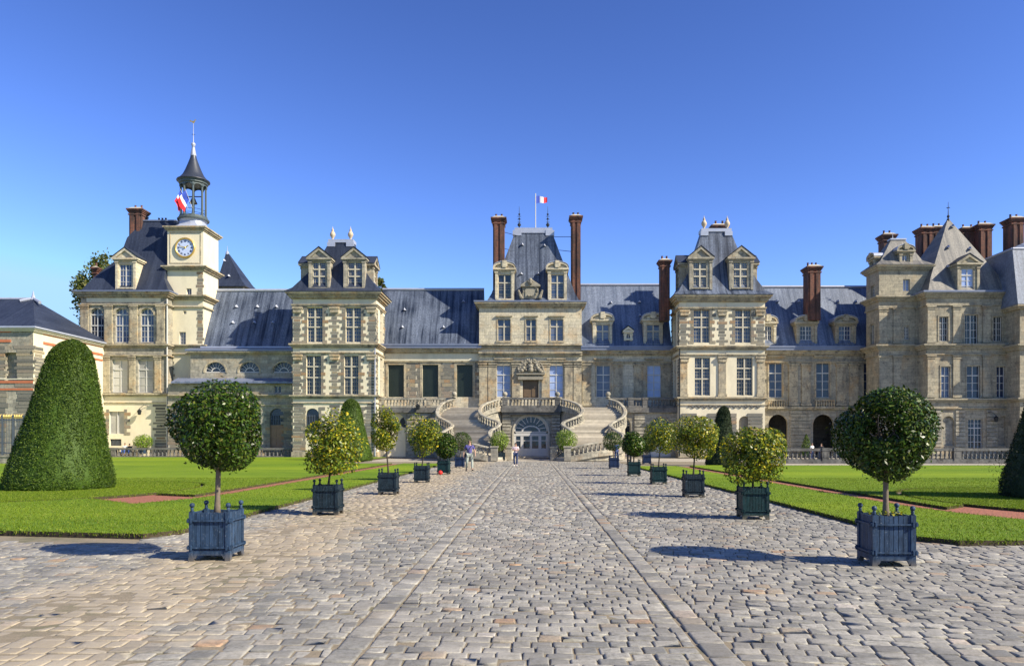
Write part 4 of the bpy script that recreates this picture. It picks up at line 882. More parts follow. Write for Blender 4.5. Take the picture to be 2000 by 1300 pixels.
for (a, b, t, dd) in ((1800, 1824, 443, 83), (1824, 1846, 442, 84), (1880, 1912, 444, 85), (1912, 1938, 437, 84)): chimney(rp, X(a, dd), X(b, dd)-.02, dd, dd+1.4, H(600, dd), H(t, dd), 2)

# ---- projecting wing at the right edge
D = 74; ew = building('end_wing', X(2010, D), D, 'wing cut off by the frame edge, tall brick chimney on its pale slate roof'); x0 = X(1992, D); x1 = x0+14; ze = H(596, D)
m = MB(); m.box(x0, x1, D, D+16, 0, ze); m.build('wall', M_shade, ew); m = MB()
slabs(m, x0, x1, D, D+16, ze+.02, [(.16, .5), (.2, .3)]); slabs(m, x0, x1, D, D+16, H(672, D), [(.16, .5), (.14, .36), (.2, .2)]); slabs(m, x0, x1, D, D+16, H(776, D), [(.16, .4), (.14, .25)]); m.build('cornice', M_shade, ew)
r = MB(); hip(r, [(x0-.5, x1, D-.5, D+16, ze+.05), (x0+.1, x1-1, D+1.3, D+15, H(484, D+1)), (x0+3.5, x1-4, D+5, D+12, H(478, D+1)+1.2)]); re_ = r.build('roof', M_slatep, ew); chimney(re_, X(1976, 80), X(2000, 80), 80, 81.5, 14, H(424, 80), 2)
m = MB(); m.tube([(x0+.1, D+1.3, H(484, D+1)), (x0+.1, D+15, H(484, D+1))], .12, 6); m.tube([(x0+.1, D+1.3, H(484, D+1)), (x1, D+1.3, H(484, D+1))], .12, 6); m.build('ridge_cap', M_lead, re_)
sw = [(D+3, D+4.3, H(668, D), H(620, D), 'r', 'small', 'd'), (D+9, D+10.3, H(668, D), H(620, D), 'r', 'small', 'd')]

# ---- terrace and horseshoe staircase
DT = 79.4; ZD = 5.15; AX = X(1037.5, DT); M = MF(DT)
te = building('terrace', AX, DT, 'raised stone terrace with rusticated piers, arches and the tall glazed arched door at its centre')
tx0, tx1 = X(738, DT), X(1325, DT)
ado = WN(DT, 1004, 1070, 811, 890, 'a', 'door', 'd')
arc = [WN(DT, 750, 792, 806, 891, 'a', 'arch_void', 'd'), WN(DT, 1268, 1312, 813, 891, 'a', 'arch_void', 'd'), WN(DT, 1196, 1232, 813, 891, 'a', 'arch_void', 'd')]
m = MB(); facade(m, M, tx0, tx1, 0, ZD, [ado]+arc, .6); m.box(tx0+.01, tx1-.01, DT+.02, 82.0, ZD-.2, ZD-.003); m.build('wall', M_grey, te)
nb = MB(); o = arc[0]; nb.mbox(M, o[0], o[1], 0, o[3], .45, .6); nb.build('niche', M_plasy, te)
nb = MB(); nb.mprism(M, [(X(790, DT)+.55*math.cos(t*.393), H(824, DT)+.55*math.sin(t*.393)) for t in range(16)], .38, .46)
nb.build('oculus', M_iron, te)
for o in arc[1:]:
    nb = MB(); nb.mbox(M, o[0], o[1], 0, (o[3])*.58, .42, .5); b = nb.build('door', M_paint, te); window(b, M, (o[0], o[1], o[3]*.58, o[3], 'a', 'lunette', 'd'), 'fanlight', .4)
m = MB(); m.box(tx0, AX-3.05, DT-.3, DT+.01, ZD-.5, ZD+.01); m.box(AX-3.05, AX+3.05, DT-.75, DT+.02, ZD-.48, ZD+.02); m.box(AX-3.0, AX+3.0, DT-.55, DT+.02, ZD-.75, ZD-.481); m.box(AX+3.05, tx1, DT-.3, DT+.01, ZD-.5, ZD+.01)
m.build('string_course', M_dark, te)
q = MB()
for s_ in (-1, 1):
    for k in range(13): q.mbox(M, AX+s_*2.55-.42, AX+s_*2.55+.42, .1+k*.34, .1+k*.34+.27, -.32, .02)
for px_ in (806, 830, 1250, 1322):
    for k in range(12): q.mbox(M, X(px_-11, DT), X(px_+11, DT), .3+k*.36, .3+k*.36+.28, -.12, .02)
q.build('rustication', M_grey, te)
# arched door: frame, side lights, double leaf
m = MB(); g = MB(); a, b, c, e = ado[:4]; sp_ = e-(b-a)/2; cx = (a+b)/2; w_ = b-a; tz = sp_-.25
ap = arcpts(a-.18, b+.18, sp_, 18); ip = arcpts(a, b, sp_, 18); ip2 = arcpts(a+.12, b-.12, sp_, 18)
tr_ = MB()
for i in range(18): tr_.mprism(M, [ap[i], ap[i+1], ip[i+1], ip[i]], -.1, .02); m.mprism(M, [ip[i], ip[i+1], ip2[i+1], ip2[i]], .2, .32)
tr_.mbox(M, a-.18, a-.001, 0, sp_, -.1, .02); tr_.mbox(M, b+.001, b+.18, 0, sp_, -.1, .02); tr_.build('door_surround', M_mull, te)
m.mbox(M, a, b, tz-.12, tz+.12, .18, .3); m.mbox(M, a, b, sp_+.0, sp_+.1, .2, .31)
for u, t in ((a+.1, .2), (b-.1, .2), (a+w_*.235, .3), (b-w_*.235, .3), (cx, .22)): m.mbox(M, u-t/2, u+t/2, 0, tz-.12, .2, .31)
m.mbox(M, a+.2, b-.2, 0, .95, .22, .30)
for z in (1.75, 2.5): m.mbox(M, a+.2, b-.2, z-.04, z+.04, .23, .3)
for i in range(1, 10):
    t = math.pi*i/10; r0, r1 = w_*.27, w_*.47; p = Vector((math.cos(t), math.sin(t))); qv = Vector((-p.y, p.x))*.035
    m.mprism(M, [(cx+p.x*r0+qv.x, sp_+.1+p.y*r0+qv.y), (cx+p.x*r1+qv.x, sp_+p.y*r1+qv.y), (cx+p.x*r1-qv.x, sp_+p.y*r1-qv.y), (cx+p.x*r0-qv.x, sp_+.1+p.y*r0-qv.y)], .22, .29)
ap = arcpts(cx-w_*.28, cx+w_*.28, sp_+.1, 12); ip = arcpts(cx-w_*.23, cx+w_*.23, sp_+.1, 12)
for i in range(12):
    f0 = lambda p: (p[0], sp_+.1+(p[1]-sp_-.1)*.62)
    m.mprism(M, [f0(ap[i]), f0(ap[i+1]), f0(ip[i+1]), f0(ip[i])], .2, .3)
m.ball((cx-.1, DT+.15, 1.05), .06, 6, 4)
dd = m.build('door', M_paint, te); g.mprism(M, [(a+.02, 0)]+arcpts(a+.02, b-.02, sp_, 14)+[(b-.02, 0)], .26, .29); g.build('pane', G_dark, dd)
st_ = MB(); st_.box(a-.4, b+.4, DT-.75, DT, 0.0, .12); st_.build('doorstep', M_step, te)
def terr_rail(x0, x1, y, dk, piers):
    th = empty('balustrade', ((x0+x1)/2, y, ZD), 0); straight_balustrade(th, x0, x1, y, ZD+.02, dk, .33, piers, .16); return th
t1 = terr_rail(X(741, DT), X(888, DT), DT-.02, M_grey, (X(745, DT), X(838, DT))); tag(t1, 'terrace balustrade above the ochre niche, between quoined pavilion and staircase', 'balustrade', 'terrace balustrades')
t2 = terr_rail(AX-2.95, AX+2.95, DT-.5, M_dark, (AX-2.7, AX+2.7)); tag(t2, 'dark weathered balustrade directly above the arched glazed door', 'balustrade', 'terrace balustrades')
t3 = terr_rail(X(1187, DT), X(1322, DT), DT-.02, M_dark, (X(1232, DT), X(1260, DT))); tag(t3, 'terrace balustrade ending at the pavilion with the carved frieze', 'balustrade', 'terrace balustrades')
m = MB()
for u, s_ in ((AX-2.7, 1), (AX+2.7, 1), (X(888, DT), 1), (X(1187, DT), 1)): m = MB(); m.lathe(u, DT-.4, [(.2, 0), (.22, .08), (.1, .14)], 10, ZD+1.0); m.ball((u, DT-.4, ZD+1.38), .26, 12, 8); m.build('stone_ball', M_grey, t2 if abs(u-AX) < 3 else (t1 if u < AX else t3), True)

def spline(pts, n=10):
    P = [Vector(p) for p in pts]; P = [P[0]*2-P[1]]+P+[P[-1]*2-P[-2]]; out = []
    for i in range(1, len(P)-2):
        for k in range(n):
            t = k/n; a, b, c, d = P[i-1], P[i], P[i+1], P[i+2]
            out.append(.5*((2*b)+(c-a)*t+(2*a-5*b+4*c-d)*t*t+(3*b-a-3*c+d)*t**3))
    out.append(P[-2]); return out
INN = [(984, 776.5, 79.3), (961, 782, 78), (944, 789, 76.7), (937, 799, 75.2), (941, 808, 74.1), (955, 815, 73.3), (970, 820.5, 72.6), (976, 826, 72), (970, 832, 71.4), (959, 839, 70.7), (957, 846, 69.9), (964, 854, 69.2), (977, 863, 68.8), (988, 871, 68.6), (993, 875.5, 68.5)]
OUT = [(890, 776, 79.3), (868, 783.5, 78.2), (857, 794, 76.8), (854, 804, 75.6), (859, 813, 74.7), (872, 820, 74), (883, 827.5, 73.2), (880, 833, 72.5), (868, 840, 71.6), (858, 847, 70.6), (857, 853, 69.4), (868, 857.5, 68), (890, 860.5, 66.9), (915, 863.5, 66.4), (940, 868.5, 66.2), (966, 874.5, 66.2)]
def conv(L): return [(X(a, d)-X(1037.5, d), d, H(b, d)-.93) for a, b, d in L]
ci, co = spline(conv(INN), 12), spline(conv(OUT), 12)
for c_ in (ci, co):
    for i in range(1, len(c_)): c_[i].z = min(c_[i].z, c_[i-1].z-.001)
def at_z(c_, z):
    if z >= c_[0].z: return c_[0].copy()
    for i in range(1, len(c_)):
        if c_[i].z <= z: t = (c_[i-1].z-z)/(c_[i-1].z-c_[i].z); return c_[i-1].lerp(c_[i], t)
    return c_[-1].copy()
stair = empty('horseshoe_staircase', (AX, 72, 0), 0, 'double curved stone horseshoe staircase sweeping down from the terrace to the forecourt', 'staircase')
M_tr = mat_island('tread_stone', [(0, (.25, .225, .18)), (.5, (.36, .32, .26)), (1, (.50, .45, .36))], .85, 2.5); NS = 30; rise = ZD/NS
for sgn in (-1, 1):
    T = lambda v: (AX-sgn*v[0] if sgn > 0 else AX+v[0], v[1])
    m = MB(); walls = MB()
    for k in range(NS+1):
        z = ZD-k*rise
        if z < .05: break
        if k == 0:
            pi0, po0 = Vector((ci[0].x, DT+.3, z)), Vector((co[0].x, DT+.3, z))
        else: pi0, po0 = at_z(ci, z), at_z(co, z)
        nx = z-rise if k < NS-1 else z-rise
        pi1, po1 = at_z(ci, nx), at_z(co, nx)
        if nx <= max(ci[-1].z, .06): pi1 = ci[-1]; 
        if nx <= max(co[-1].z, .06): po1 = co[-1]
        dz_ = z-.002*k if True else z
        a, b, c, d = T(pi0), T(po0), T(po1), T(pi1)
        n = 8
        top = [(*a, dz_), (*b, dz_), (*c, dz_), (*d, dz_)]
        m.add(top+[(*d, dz_-rise-.01), (*c, dz_-rise-.01)], [(0, 1, 2, 3), (3, 2, 5, 4)])
        # tread nosing, slightly proud
        walls.add([(*a, 0), (*d, 0), (*d, dz_-.002), (*a, dz_-.002), (*b, 0), (*c, 0), (*c, dz_-.002), (*b, dz_-.002)], [(0, 1, 2, 3), (4, 5, 6, 7)])
    m.build('flight', M_tr, stair); walls.build('stringer_wall', M_grey, stair)
    for cv_, nm_ in ((ci, 'inner'), (co, 'outer')):
        pl, hr = MB(), MB(); bal = []
        pts = [Vector((*T(p), p.z)) for p in cv_]; rsp, rsr = [], []; acc = 0; nxt = .3
        for i, p in enumerate(pts):
            t = (pts[min(i+1, len(pts)-1)]-pts[max(i-1, 0)]); t.z = 0; t.normalize(); nrm = Vector((-t.y, t.x, 0))
            q_ = lambda wd, z: tuple(p+nrm*wd+Vector((0, 0, z)))
            rsp.append([q_(-.18, -.35), q_(.18, -.35), q_(.18, .16), q_(-.18, .16)])
            rsr.append([q_(-.2, .78), q_(.2, .78), q_(.2, .86), q_(.13, .93), q_(-.13, .93), q_(-.2, .86)])
            if i:
                acc += (Vector(p.xy)-Vector(pts[i-1].xy)).length
                if acc > nxt: bal.append((p.x, p.y, p.z+.15)); nxt = acc+.33
        pl.rings(rsp); hr.rings(rsr); pl.build('plinth', M_grey, stair); hr.build('handrail', M_grey, stair)
        put_balusters(stair, bal, M_grey)
        p = pts[-1]; e_ = MB(); e_.box(p.x-.3, p.x+.3, p.y-.3, p.y+.3, 0, p.z+.98); e_.box(p.x-.36, p.x+.36, p.y-.36, p.y+.36, p.z+.982, p.z+1.1); e_.build('newel_pier', M_grey, stair)

# ---- moat balustrades on either side of the court
b1 = empty('balustrade', (X(400, 83), 79.0, 0), 0, 'low dark balustrade of the moat at the foot of the clock tower', 'balustrade', 'moat balustrades')
DB = 78.6; straight_balustrade(b1, X(205, DB), X(592, DB), DB, .02, M_dark, .40, (X(222, DB), X(590, DB)), .16)
b2 = empty('balustrade', (X(1740, 60), 60, 0), 0, 'long dark balustrade of the moat in front of the shaded arches', 'balustrade', 'moat balustrades')
straight_balustrade(b2, X(1475, 60), X(2080, 60), 60, .15, M_dark, .34, tuple(X(p, 60) for p in (1500, 1611, 1741, 1868, 1990)), .16)
m = MB(); m.box(X(1475, 60), X(2080, 60), 59.75, 60.25, -.1, .151); m.build('base_course', M_dark, b2)

# ================================================================== GROUND
def mat_ground():
    k = NT('court_gravel'); p = k.pos(); x, y, z = k.sep(p)
    f = k.noise(p, 3, 6, .7); g = k.noise(p, 26, 4, .7); b = k.noise(p, .25, 3)
    c = k.mix(f, (.40, .36, .29), (.30, .275, .235)); c = k.mix(k.ramp(g, [(.4, .6), (.6, 0.0)]), c, (.15, .135, .11)); c = k.mix(k.ramp(b, [(.45, 0.0), (.65, .5)]), c, (.42, .36, .27))
    return k.fin(c, .95, g, .02, .6)
M_ground = mat_ground()
def mat_joint():
    k = NT('joint_sand'); p = k.pos(); f = k.noise(p, 9, 5, .7); g = k.noise(p, 60, 3, .7)
    c = k.mix(f, (.30, .245, .165), (.15, .125, .09)); c = k.mix(k.ramp(g, [(.4, .5), (.6, 0.0)]), c, (.10, .085, .06)); c = k.mix(k.ramp(k.noise(p, .7, 5, .7), [(.52, 0.0), (.64, .6)]), c, (.06, .075, .02))
    return k.fin(c, .95, g, .006, .7)
def mat_cobble():
    k = NT('cobblestone'); p = k.pos(); x, y, z = k.sep(p)
    c = k.ramp(k.rand(), [(0, (.155, .153, .14)), (.3, (.225, .218, .195)), (.6, (.285, .272, .238)), (.9, (.37, .352, .305)), (.965, (.33, .27, .19)), (.985, (.36, .22, .12)), (1, (.50, .47, .42))])
    f = k.noise(p, 16, 6, .72); g = k.noise(p, 1.1, 4, .6); e = k.noise(p, 60, 3, .7)
    c = k.mix(k.ramp(f, [(.34, .75), (.58, 0.0)]), c, (.10, .095, .08)); c = k.mix(k.ramp(k.noise(p, .45, 5, .7), [(.42, .5), (.56, 0.0)]), c, (.17, .155, .13))
    c = k.mix(k.ramp(g, [(.5, 0.0), (.7, .45)]), c, (.46, .43, .37))
    # sand trodden over the stones along the verge of the lawn
    d = k.math('ABSOLUTE', k.math('ADD', x, 4.3)); d = k.math('SUBTRACT', 1.7, d); d = k.math('ADD', d, k.math('MULTIPLY', k.math('SUBTRACT', g, .5), 3.0)); d = k.math('ADD', d, k.math('MULTIPLY', k.math('SUBTRACT', f, .5), 1.2))
    msk = k.ramp(d, [(.15, 0.0), (1.2, .6)])
    c = k.mix(msk, c, (.36, .29, .19))
    return k.fin(c, k.ramp(f, [(.3, .8), (.7, .5)]), k.math('ADD', f, k.math('MULTIPLY', e, .4)), .008, .8)
M_cob, M_joint = mat_cobble(), mat_joint()
m = MB(); m.quad((-3000, -300, -.05), (3000, -300, -.05), (3000, 6000, -.05), (-3000, 6000, -.05)); tag(m.build('ground', M_ground), kind='structure')
def sand_h(x, y):
    n = .5+.5*np.sin(x*2.1+1.3*np.sin(y*.7))*np.cos(y*.9+.8*np.sin(x*1.7))
    band = np.clip(1.7-np.abs(x+4.3)*np.clip(y/12, .55, 1), 0, 1)
    return -.014+.0095*band*(.5+.7*n)+.002*n
# sand between the stones: a gently uneven sheet
nx_, ny_ = 70, 260; gx = np.linspace(-14, 14, nx_); gy = 3.2+(64-3.2)*np.linspace(0, 1, ny_)**1.5; XX, YY = np.meshgrid(gx, gy)
ZZ = sand_h(XX, YY); m = MB(); m.v = list(zip(XX.ravel().tolist(), YY.ravel().tolist(), ZZ.ravel().tolist()))
m.f = [(j*nx_+i, j*nx_+i+1, (j+1)*nx_+i+1, (j+1)*nx_+i) for j in range(ny_-1) for i in range(nx_-1)]; m.mi = [0]*len(m.f)
tag(m.build('joint_sand', M_joint, None, True), kind='structure')
# the stones themselves
def cobbles():
    V, Fq, off = [], [], 0; r = random.Random(11)
    def region_ok(x, y):
        if y < 12.6+max(0, -x-6.6)*.17: return -15 < x < 13
        return abs(x) < 6.75
    lum = []
    def stone(cx, cy, w_, d_, ang, near, h):
        nonlocal off
        ca, sa = math.cos(ang), math.sin(ang); tx, ty = r.gauss(0, .018), r.gauss(0, .030)
        if near:
            base = []
            cr = .44
            for sx, sy in ((-1, -cr*1.9), (-cr*1.9, -1), (cr*1.9, -1), (1, -cr*1.9), (1, cr*1.9), (cr*1.9, 1), (-cr*1.9, 1), (-1, cr*1.9)):
                sx2 = sx if abs(sx) == 1 else sx*1.12; sy2 = sy if abs(sy) == 1 else sy*1.12
                base.append((sx2*w_/2*r.uniform(.93, 1.03), sy2*d_/2*r.uniform(.93, 1.03)))
            vs = []
            for s_, z in ((1.0, -.05), (1.0, h-.009), (.965, h-.0015), (.80, h+.0004)):
                for bx, by in base: vs.append((bx*s_, by*s_, z+tx*bx/w_*.25*(z > -.04)*4*.2+ty*by/d_*.25*(z > -.04)*4*.2))
            vs.append((0, 0, h+.0006)); fs = []
            for k in range(3):
                for i in range(8): fs.append((k*8+i, k*8+(i+1) % 8, (k+1)*8+(i+1) % 8, (k+1)*8+i))
            for i in range(8): fs.append((24+i, 24+(i+1) % 8, 32))
        else:
            vs = []
            for s_, z in ((1.0, -.05), (1.0, h-.014), (.82, h)):
                for sx, sy in ((-1, -1), (1, -1), (1, 1), (-1, 1)): vs.append((sx*s_*w_/2, sy*s_*d_/2, z+(tx*sx+ty*sy)*.25*(z > -.04)))
            fs = [(0, 1, 5, 4), (1, 2, 6, 5), (2, 3, 7, 6), (3, 0, 4, 7), (4, 5, 9, 8), (5, 6, 10, 9), (6, 7, 11, 10), (7, 4, 8, 11), (8, 9, 10, 11)]
        for x, y, z in vs: V.append((cx+x*ca-y*sa, cy+x*sa+y*ca, z))
        for f in fs: Fq.append(tuple(i+off for i in f))
        off += len(vs)
    # kerb strips
    for sx in (-1.5, 1.5):
        y = 3.4
        while y < 64:
            L_ = r.uniform(.24, .42); stone(sx+r.gauss(0, .005), y+L_/2, .235, L_-.014, 0, y < 18, r.uniform(-.002, .004)); y += L_
    # central paving and the two side areas
    for side in (-1, 0, 1):
        ang = (0, -0.0, R(-9))[side+1] if side else 0
        if side == -1: ang = R(4)
        row = .165 if side == 0 else .18; y = 2.4; k = 0
        while y < (64 if side == 0 else 66):
            rd = row*r.uniform(.88, 1.12); x = -1.36 if side == 0 else -16+r.uniform(0, .2)
            if side == 0: x += -.0; lim = 1.36
            else: lim = 16
            first = True
            while x < lim-.05:
                w_ = r.uniform(.15, .25) if side == 0 else r.uniform(.15, .27)
                if side == 0 and first: w_ = r.uniform(.10, .27)
                if side == 0 and x+w_ > lim-.08: w_ = lim-x
                first = False
                px_, py_ = x+w_/2, y+rd/2+(.035*math.sin(x*1.3+y*.31) if side else .02*math.sin(x*2+k))
                wx, wy = px_*math.cos(ang)-(py_-12)*math.sin(ang), 12+px_*math.sin(ang)+(py_-12)*math.cos(ang)
                if side == 0: wx, wy = px_, py_
                ok = wy > 3.3 and wy < 63 and region_ok(wx, wy)
                w2 = w_
                if side and ok:
                    e_ = wx*side-w_/2
                    if e_ < 1.625:
                        if e_ > 1.625-w_*.65: w2 = w_-(1.625-e_); wx += side*(w_-w2)/2
                        else: ok = False
                if ok and abs(wx) < (wy*.74+1.5): stone(wx, wy, w2-r.uniform(.006, .016), rd-r.uniform(.006, .017), ang+r.gauss(0, .02), wy < 17, r.gauss(0, .004))
                x += w_
            y += rd; k += 1
    me = bpy.data.meshes.new('cobblestones'); me.from_pydata(V, [], Fq); me.materials.append(M_cob); me.polygons.foreach_set('use_smooth', [True]*len(me.polygons)); me.update()
    o = bpy.data.objects.new('cobblestones', me); C.objects.link(o); return o
tag(cobbles(), kind='structure')

# lawns
def mat_grass():
    k = NT('lawn_grass'); p = k.pos(); f = k.noise(p, .8, 6, .7, (.5, 1.3, 1)); g = k.noise(p, 45, 3, .7); b = k.noise(p, .15, 3, .5, (.3, 1, 1)); h = k.noise(p, 9, 4, .7)
    c = k.mix(k.ramp(f, [(.35, 0.0), (.65, 1.0)]), (.085, .16, .004), (.16, .25, .007)); c = k.mix(k.ramp(g, [(.35, .7), (.6, 0.0)]), c, (.05, .10, .005)); c = k.mix(k.ramp(b, [(.4, 0.0), (.7, .6)]), c, (.24, .31, .012)); c = k.mix(k.ramp(h, [(.6, 0.0), (.75, .35)]), c, (.18, .22, .03))
    return k.fin(c, .8, k.math('ADD', g, h), .03, .6, .2)
M_grass = mat_grass(); GH = .085
def mat_red():
    k = NT('red_gravel'); p = k.pos(); vo = k.n('ShaderNodeTexVoronoi', Scale=22.0); k.l(p, vo.inputs['Vector']); r_, g_, b_ = k.n('ShaderNodeSeparateColor').outputs[:3] if False else (None,)*3
    f = k.noise(p, 20, 3, .7); c = k.mix(k.ramp(f, [(.35, 0.0), (.65, 1.0)]), (.15, .05, .03), (.36, .14, .085)); return k.fin(c, .95, vo.outputs['Distance'], .02, .8)
M_red = mat_red()
def lawn(name, poly):
    m = MB(); n = len(poly); m.v = [(x, y, GH) for x, y in poly]+[(x, y, -.04) for x, y in poly]; m.f = [tuple(range(n))]+[(i, (i+1) % n, (i+1) % n+n, i+n) for i in range(n)]; m.mi = [0]+[1]*n
    o = m.build(name, [M_grass, M_soil]); tag(o, kind='structure'); return o
def arcp(c, r, a0, a1, n=40): return [(c[0]+r*math.cos(R(a0+(a1-a0)*i/n)), c[1]+r*math.sin(R(a0+(a1-a0)*i/n))) for i in range(n+1)]
polys = []
LC = (-15.7, 26.2); RC = (15.0, 21.9)
for s_, c_, front, fy, yend in ((-1, LC, 6.4, 13.4, 56), (1, RC, 6.55, 12.5, 50)):
    S = lambda P: [(s_*abs(x) if False else x, y) for x, y in P]
    cx = abs(c_[0]); cy = c_[1]; mir = (lambda P: [(-x, y) for x, y in P]) if s_ < 0 else (lambda P: P)
    ell = lambda gr, a0, a1, n=40: [(cx+(3.95+gr)*math.cos(R(a0+(a1-a0)*i/n)), cy-.6+(5.5+gr)*math.sin(R(a0+(a1-a0)*i/n))) for i in range(n+1)]
    A = [(60, fy+(4.5 if s_ < 0 else .2)), (20, fy+(2.3 if s_ < 0 else .1)), (front+.4, fy), (front, fy+.6), (front, yend), (9.3, yend), (9.3, cy-2.6), (9.6, cy-4.6), (10.3, cy-6.4)]+ell(.22, 222, 360)+[(60, cy-.6)]
    far = 78 if s_ < 0 else 51.5
    B = [(14.6 if s_ < 0 else 10.6, yend), (10.25, yend), (10.2, cy-3.0)]+ell(.22, 197, 0)+[(60, cy-.597), (60, far), (14.6 if s_ < 0 else 10.6, far)]
    Cc = ell(0, 0, 354, 60)
    for P in (A, B, Cc): P = mir(P); polys.append(P); lawn('lawn', P)
    m = MB(); P = mir([(8.8, cy-7), (cx-2.0, cy-7), (cx-2.6, cy-3), (cx-3.4, cy+1.5), (cx-3.6, cy+3), (10.8, cy+3.5), (10.8, yend+.5), (8.8, yend+.5)]); m.v = [(x, y, .012) for x, y in P]; m.f = [tuple(range(len(P)))]; m.mi = [0]; tag(m.build('gravel_path', M_red), kind='structure')
# blades of grass on the nearer lawn and along the cut edges
def blades():
    V = []; r = np.random.default_rng(5)
    def add(x, y, z, h, w_):
        n = len(x); a = r.uniform(0, math.pi*2, n); lx, ly = r.normal(0, .45, n)*h, r.normal(0, .45, n)*h
        dx, dy = np.cos(a)*w_, np.sin(a)*w_
        return np.stack([np.stack([x-dx, y-dy, z], 1), np.stack([x+dx, y+dy, z], 1), np.stack([x+lx, y+ly, z+h], 1)], 1)
    out = []
    def inside(P, x, y):
        P = np.array(P); c = np.zeros(len(x), bool); j = len(P)-1
        for i in range(len(P)):
            xi, yi, xj, yj = *P[i], *P[j]
            c ^= ((yi > y) != (yj > y)) & (x < (xj-xi)*(y-yi)/(yj-yi+1e-12)+xi); j = i
        return c
    for P in polys:
        a = np.array(P); x = r.uniform(max(a[:, 0].min(), -24), min(a[:, 0].max(), 24), 260000); y = r.uniform(a[:, 1].min(), min(a[:, 1].max(), 34), 260000)
        k = inside(P, x, y) & (np.abs(x) < y*.74+.5) & (r.uniform(0, 1, 260000) < (14/np.maximum(y, 12))**1.5); x, y = x[k], y[k]
        out.append(add(x, y, np.full(len(x), GH-.005), r.uniform(.015, .045, len(x)), r.uniform(.004, .010, len(x))))
        # edge fringe
        for i in range(len(P)):
            p, q = np.array(P[i]), np.array(P[(i+1) % len(P)]); L_ = np.linalg.norm(q-p); my = (p[1]+q[1])/2
            if my > 55 or abs(p[0]) > 30 and abs(q[0]) > 30: continue
            n = int(min(L_, 45)*130*min(1, 25/my)); t = r.uniform(0, 1, n); xy = p+(q-p)*t[:, None]+r.normal(0, .012, (n, 2)); out.append(add(xy[:, 0], xy[:, 1], r.uniform(.01, GH, n), r.uniform(.03, .07, n), r.uniform(.005, .012, n)))
    T = np.concatenate(out); n = len(T); me = bpy.data.meshes.new('grass_blades'); me.vertices.add(n*3); me.vertices.foreach_set('co', T.reshape(-1)); me.loops.add(n*3); me.loops.foreach_set('vertex_index', np.arange(n*3)); me.polygons.add(n); me.polygons.foreach_set('loop_start', np.arange(n)*3); me.polygons.foreach_set('loop_total', np.full(n, 3)); me.update(calc_edges=True)
    me.materials.append(L_grass); o = bpy.data.objects.new('grass_blades', me); C.objects.link(o); return o
L_grass = mat_leaf('grass_blade', [(0, (.06, .11, .004)), (.5, (.13, .20, .007)), (.9, (.22, .29, .012)), (1, (.32, .30, .07))], .6, .35)
tag(blades(), kind='stuff')

# ================================================================== PLANTS
def leaf_mesh(name, P, N, size, mat, rs, asp=.45, fold=.25):
    """P: leaf positions, N: directions the leaves face; each leaf two folded triangles"""
    n = len(P); N = N/np.linalg.norm(N, axis=1)[:, None]; A = rs.normal(0, 1, (n, 3)); U = np.cross(N, A); U /= np.linalg.norm(U, axis=1)[:, None]; W = np.cross(N, U)
    s = size*rs.uniform(.65, 1.25, n)[:, None]
    v = np.stack([P-U*s*.5, P+W*s*asp*.5-N*s*fold*.2, P+U*s*.5-N*s*fold*.3, P-W*s*asp*.5-N*s*fold*.2], 1).reshape(-1, 3)
    me = bpy.data.meshes.new(name); me.vertices.add(n*4); me.vertices.foreach_set('co', v.reshape(-1)); me.loops.add(n*4); me.loops.foreach_set('vertex_index', np.arange(n*4)); me.polygons.add(n); me.polygons.foreach_set('loop_start', np.arange(n)*4); me.polygons.foreach_set('loop_total', np.full(n, 4)); me.update(calc_edges=True); me.materials.append(mat); return me
def link(me, name, parent=None, loc=None):
    o = bpy.data.objects.new(name, me); C.objects.link(o); o.parent = parent
    if loc is not None: o.location = loc
    return o
def crown_points(rs, n, rx, ry, rz, lump=.16, shell=.45, clumps=40, gap=0.0):
    d = rs.normal(0, 1, (n, 3)); d /= np.linalg.norm(d, axis=1)[:, None]
    cd = rs.normal(0, 1, (clumps, 3)); cd /= np.linalg.norm(cd, axis=1)[:, None]; ca = rs.uniform(-1, 1.0, clumps)
    dot = d @ cd.T; bump = (np.exp((dot-1)*14)*ca).sum(1); bump = np.clip(bump, -1.3, 1.1)
    r = (1+lump*bump)*(1-shell*rs.uniform(0, 1, n)**1.8)
    # twigs of the outline
    tw = rs.uniform(0, 1, n) < .06; r[tw] *= rs.uniform(1.0, 1.12, tw.sum())
    if gap: keep = bump > -gap; d, r, bump = d[keep], r[keep], bump[keep]
    P = d*r[:, None]*np.array([rx, ry, rz]); return P, d
